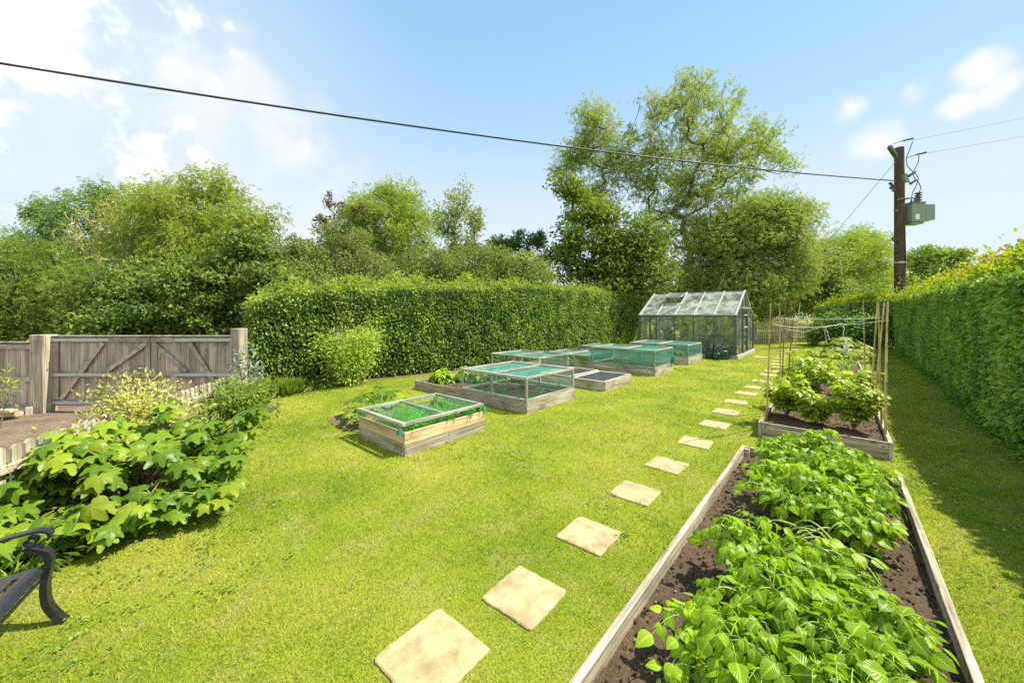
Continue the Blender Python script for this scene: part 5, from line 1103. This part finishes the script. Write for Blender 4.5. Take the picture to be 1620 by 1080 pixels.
for d0,d1,den,hh,wd in((1.2,3.2,6500,.03,.0045),(3.2,5,4200,.032,.0058),(5,8,1900,.036,.0085),(8,13,750,.042,.013),(13,22,300,.05,.02),(22,36,110,.06,.033)):
    area=3.4*(d1*d1-d0*d0)/2;n=int(area*den);d=np.sqrt(rng.uniform(d0*d0,d1*d1,n));r_=rng.uniform(-1.7,1.7,n)*d;x,y=W(r_,d);k=masked(x,y);x,y=x[k],y[k]
    th=vnoise(np.stack([x,y],-1),1.7);k=rng.random(len(x))<.55+.9*th;x,y=x[k],y[k];n=len(x)
    a=rng.uniform(0,6.28,n);P=np.column_stack([x,y,gz(x,y)-.002]);h=hh*rng.uniform(.5,1.25,n)*(.75+.5*vnoise(np.stack([x,y],-1),3));w=wd*rng.uniform(.6,1.3,n)
    s=np.column_stack([np.cos(a),np.sin(a),0*a])*w[:,None]/2;ln=rng.normal(size=(n,2))*.55
    tip=P+np.column_stack([ln[:,0]*h,ln[:,1]*h,h]);V=np.stack([P-s,P+s,tip],1).reshape(-1,3);F=np.arange(3*n).reshape(-1,3);b.add(V,F,rnd=rng.random(n))
o=b.obj('grass_blades',M['blade']);tag(o,'short mown grass blades covering the lawn','grass',kind='stuff')
b=MB();n=2600;d=np.sqrt(rng.uniform(2,60,n));r_=rng.uniform(-1.5,1.5,n)*d;x,y=W(r_,d);k=masked(x,y)&(vnoise(np.stack([x,y],-1),1.1)+.25*(x>.6)>.56);x,y=x[k],y[k];n=len(x);kk=7
X=np.repeat(x,kk)+rng.normal(size=n*kk)*.03;Y=np.repeat(y,kk)+rng.normal(size=n*kk)*.03;a=rng.uniform(0,6.28,n*kk)
b.leaves(TH,np.column_stack([X,Y,gz(X,Y)+.02+.012*rng.random(n*kk)]),np.column_stack([np.cos(a),np.sin(a),.2+0*a]),np.array((0,0,1.))+rng.normal(size=(n*kk,3))*.2,rng.uniform(.015,.035,n*kk),rng.random(n*kk));o=b.obj('lawn_weeds',M['weed']);tag(o,'clover and broad-leaved weeds low in the lawn','weeds',kind='stuff')
b=MB();n=70;x=rng.uniform(-4,-2.2,n*4);y=rng.uniform(1,6,n*4);x,y=x[:n],y[:n];b.leaves(TH,np.column_stack([x,y,np.full(n,.035)]),unit(n),np.array((0,0,1.))+rng.normal(size=(n,3))*.2,.014,rng.random(n));o=b.obj('lawn_flowers',M['yellow_flower']);tag(o,'tiny yellow flowers dotted in the lawn','flowers',kind='stuff')
# low weeds at the foot of the right hedge, leaf litter
b=MB();n=1500;y=rng.uniform(3,28,n);x=np.interp(y,[-4,2,6.8,9.2,17,31],[3.6,3,2.35,2.1,2.4,2.6])-np.abs(rng.normal(size=n))*.16+.05;kk=5;X=np.repeat(x,kk)+rng.normal(size=n*kk)*.05;Y=np.repeat(y,kk)+rng.normal(size=n*kk)*.05;a=rng.uniform(0,6.28,n*kk)
b.leaves(TH,np.column_stack([X,Y,.03+.16*rng.random(n*kk)**2]),np.column_stack([np.cos(a),np.sin(a),.2+0*a]),np.array((0,0,1.))+rng.normal(size=(n*kk,3))*.3,rng.uniform(.04,.075,n*kk),rng.random(n*kk));o=b.obj('hedge_weeds',M['weed']);tag(o,'low ivy and weeds along the foot of the right hedge','weeds',kind='stuff')
b=MB();n=260;y=rng.uniform(4,16,n);x=rng.uniform(.8,2.3,n);b.leaves(TH,np.column_stack([x,y,np.full(n,.03)]),unit(n)*np.array((1,1,.2)),np.array((0,0,1.))+rng.normal(size=(n,3))*.3,rng.uniform(.02,.05,n),rng.random(n));o=b.obj('leaf_litter',M['deadleaf']);tag(o,'fallen brown leaves scattered on the shaded grass','leaf litter',kind='stuff')
b=MB();p=pt(1475,765,.03);b.leaves(TH,[p],[(1,.3,.1)],[(0,.2,1)],.11,.5);b.top('fallen_leaf',M['deadleaf'],'single brown fallen leaf on the grass right of the potato bed','leaf',p)
b=MB();p=pt(552,931,.03);b.leaves(TSn,[p],[(.2,.3,.9)],[(0,-1,.2)],.09,.9);b.top('white_feather',M['white_flower'],'small white feather standing in the lawn','feather',p)

# ------------------------------------------------------------------ sky, sun, camera
sun=Vector((.47,.48,1)).normalized();el=math.asin(sun.z);az=math.atan2(sun.x,sun.y)
L=bpy.data.lights.new('sun','SUN');L.energy=4.8;L.angle=math.radians(.5);L.color=(1,.94,.80);lo=bpy.data.objects.new('sun',L);COL.objects.link(lo);lo.location=(20,20,40);lo.rotation_mode='QUATERNION';lo.rotation_quaternion=sun.to_track_quat('Z','Y')
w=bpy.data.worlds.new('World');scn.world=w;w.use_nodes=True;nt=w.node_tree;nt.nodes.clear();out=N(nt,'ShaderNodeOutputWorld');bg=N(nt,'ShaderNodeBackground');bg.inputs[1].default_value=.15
sky=N(nt,'ShaderNodeTexSky',sky_type='NISHITA',sun_disc=False,sun_elevation=el,sun_rotation=az,air_density=1.0,dust_density=.6,ozone_density=1.5,altitude=50)
tc=N(nt,'ShaderNodeTexCoord');dirv=tc.outputs['Generated'];Lk=nt.links.new
def vdir(px,y):
    v=Vector((*W((px-810)/FOC,1.0),(497-y)/FOC));return v.normalized()
# clouds live on the sky itself: soft groups, edges broken up by noise of the view direction
cn=N(nt,'ShaderNodeTexNoise',i_Scale=8.0,i_Detail=10.0,i_Roughness=.58);Lk(dirv,cn.inputs['Vector'])
cn2=N(nt,'ShaderNodeTexNoise',i_Scale=2.6,i_Detail=5.0,i_Roughness=.5);Lk(dirv,cn2.inputs['Vector'])
acc=None
CL=[(90,210,330,.74),(300,300,290,.70),(420,330,200,.45),(85,65,58,1),(130,60,34,.9),(35,115,60,.72),(285,114,58,1),(395,140,52,1),(335,185,95,.98),(430,215,72,.85),(250,230,80,.66),(60,200,120,.6),(160,210,110,.55),(20,290,110,.78),(170,285,100,.86),(300,270,110,.66),(480,235,42,.74),(430,305,45,.62),(230,330,110,.75),(1550,112,36,.80),(1590,130,24,.7),(1345,168,28,.78),(1388,228,40,.82),(1520,165,30,.66),(1565,150,28,.6),(1440,142,28,.56)]
for px,y,rad,wt in CL:
    v=vdir(px,y);s=N(nt,'ShaderNodeVectorMath',operation='DISTANCE');Lk(dirv,s.inputs[0]);s.inputs[1].default_value=v
    ra=rad/FOC*(1/(1+((px-810)/FOC)**2))**.5;m=N(nt,'ShaderNodeMapRange',i_1=ra*1.35,i_2=0.0,i_3=0.0,i_4=wt);Lk(s.outputs['Value'],m.inputs[0])
    if acc is None:acc=m.outputs[0]
    else:
        mm=N(nt,'ShaderNodeMath',operation='MAXIMUM');Lk(acc,mm.inputs[0]);Lk(m.outputs[0],mm.inputs[1]);acc=mm.outputs[0]
a1=N(nt,'ShaderNodeMath',operation='MULTIPLY_ADD',i_1=2.2,i_2=-1.1);Lk(cn.outputs['Fac'],a1.inputs[0])
gate_=N(nt,'ShaderNodeMath',operation='MULTIPLY',use_clamp=True,i_1=2.5);Lk(acc,gate_.inputs[0]);gm=N(nt,'ShaderNodeMath',operation='MULTIPLY');Lk(gate_.outputs[0],gm.inputs[0]);Lk(a1.outputs[0],gm.inputs[1])
a2=N(nt,'ShaderNodeMath',operation='ADD');Lk(acc,a2.inputs[0]);Lk(gm.outputs[0],a2.inputs[1])
rear_fill=None
for vv,rad,wt in(((.2,-.75,.62),.8,1.0),((-.9,-.35,.45),.62,1.0),((.75,-.2,.75),.55,.95),((.5,-.9,.2),.6,.95),((-.35,-.2,.95),.32,.85)):   # unseen bright clouds added behind and above the photographer to lift ambient light
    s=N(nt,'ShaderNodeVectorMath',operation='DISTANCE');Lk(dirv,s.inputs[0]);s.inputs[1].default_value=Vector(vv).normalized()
    m=N(nt,'ShaderNodeMapRange',i_1=rad*1.35,i_2=0.0,i_3=0.0,i_4=wt*1.5);Lk(s.outputs['Value'],m.inputs[0]);mm=N(nt,'ShaderNodeMath',operation='MAXIMUM');Lk(rear_fill.outputs[0],mm.inputs[0]) if rear_fill else None
    m3=N(nt,'ShaderNodeMath',operation='ADD');Lk(m.outputs[0],m3.inputs[0]);Lk(a1.outputs[0],m3.inputs[1]);Lk(m3.outputs[0],mm.inputs[1]);rear_fill=mm
dn=N(nt,'ShaderNodeMapRange',interpolation_type='SMOOTHSTEP',i_1=.2,i_2=.86,i_3=0.0,i_4=1.0);Lk(a2.outputs[0],dn.inputs[0])
zz=N(nt,'ShaderNodeSeparateXYZ');Lk(dirv,zz.inputs[0])
hz=ramp(nt,[(.0,(.98,)*3),(.15,(.94,)*3),(.30,(.74,)*3),(.43,(.44,)*3),(.6,(.26,)*3),(.85,(.12,)*3)],zz.outputs['Z'])
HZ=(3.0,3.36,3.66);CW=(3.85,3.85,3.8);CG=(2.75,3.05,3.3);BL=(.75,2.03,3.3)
base=mixc(nt,'MIX',hz,mixc(nt,'MIX',.75,mixc(nt,'MULTIPLY',1.0,sky.outputs[0],(.5,.85,1.1)),BL),HZ)
vd=N(nt,'ShaderNodeVectorMath',operation='DISTANCE');Lk(dirv,vd.inputs[0]);vd.inputs[1].default_value=vdir(60,230)       # thin bright haze round the left cloud bank
vm=N(nt,'ShaderNodeMapRange',interpolation_type='SMOOTHSTEP',i_1=.72,i_2=.12,i_3=0.0,i_4=.68);Lk(vd.outputs['Value'],vm.inputs[0]);base=mixc(nt,'MIX',vm.outputs[0],base,(3.0,3.32,3.55))
cc=mixc(nt,'MIX',ramp(nt,[(.42,(0,0,0)),(.62,(1,1,1))],cn2.outputs['Fac']),CW,CG)
fin=mixc(nt,'MIX',dn.outputs[0],base,cc);rd=N(nt,'ShaderNodeMapRange',interpolation_type='SMOOTHSTEP',i_1=.75,i_2=1.2,i_3=0.0,i_4=1.0);Lk(rear_fill.outputs[0],rd.inputs[0]);fin=mixc(nt,'MIX',rd.outputs[0],fin,(6.0,5.9,5.6));Lk(fin,bg.inputs[0]);Lk(bg.outputs[0],out.inputs[0])
cam=bpy.data.cameras.new('camera');co=bpy.data.objects.new('camera',cam);COL.objects.link(co);scn.camera=co;co.location=(0,0,EYE);co.rotation_euler=(PI/2,0,YAW)
cam.sensor_width=36;cam.lens=36*FOC/1620;cam.shift_y=-43/1620;cam.clip_start=.05;cam.clip_end=4000
vs=scn.view_settings;vs.view_transform='Standard';vs.look='None';vs.exposure=.9;vs.gamma=1
scn.cycles.max_bounces=8;scn.cycles.transparent_max_bounces=24;scn.cycles.use_denoising=False
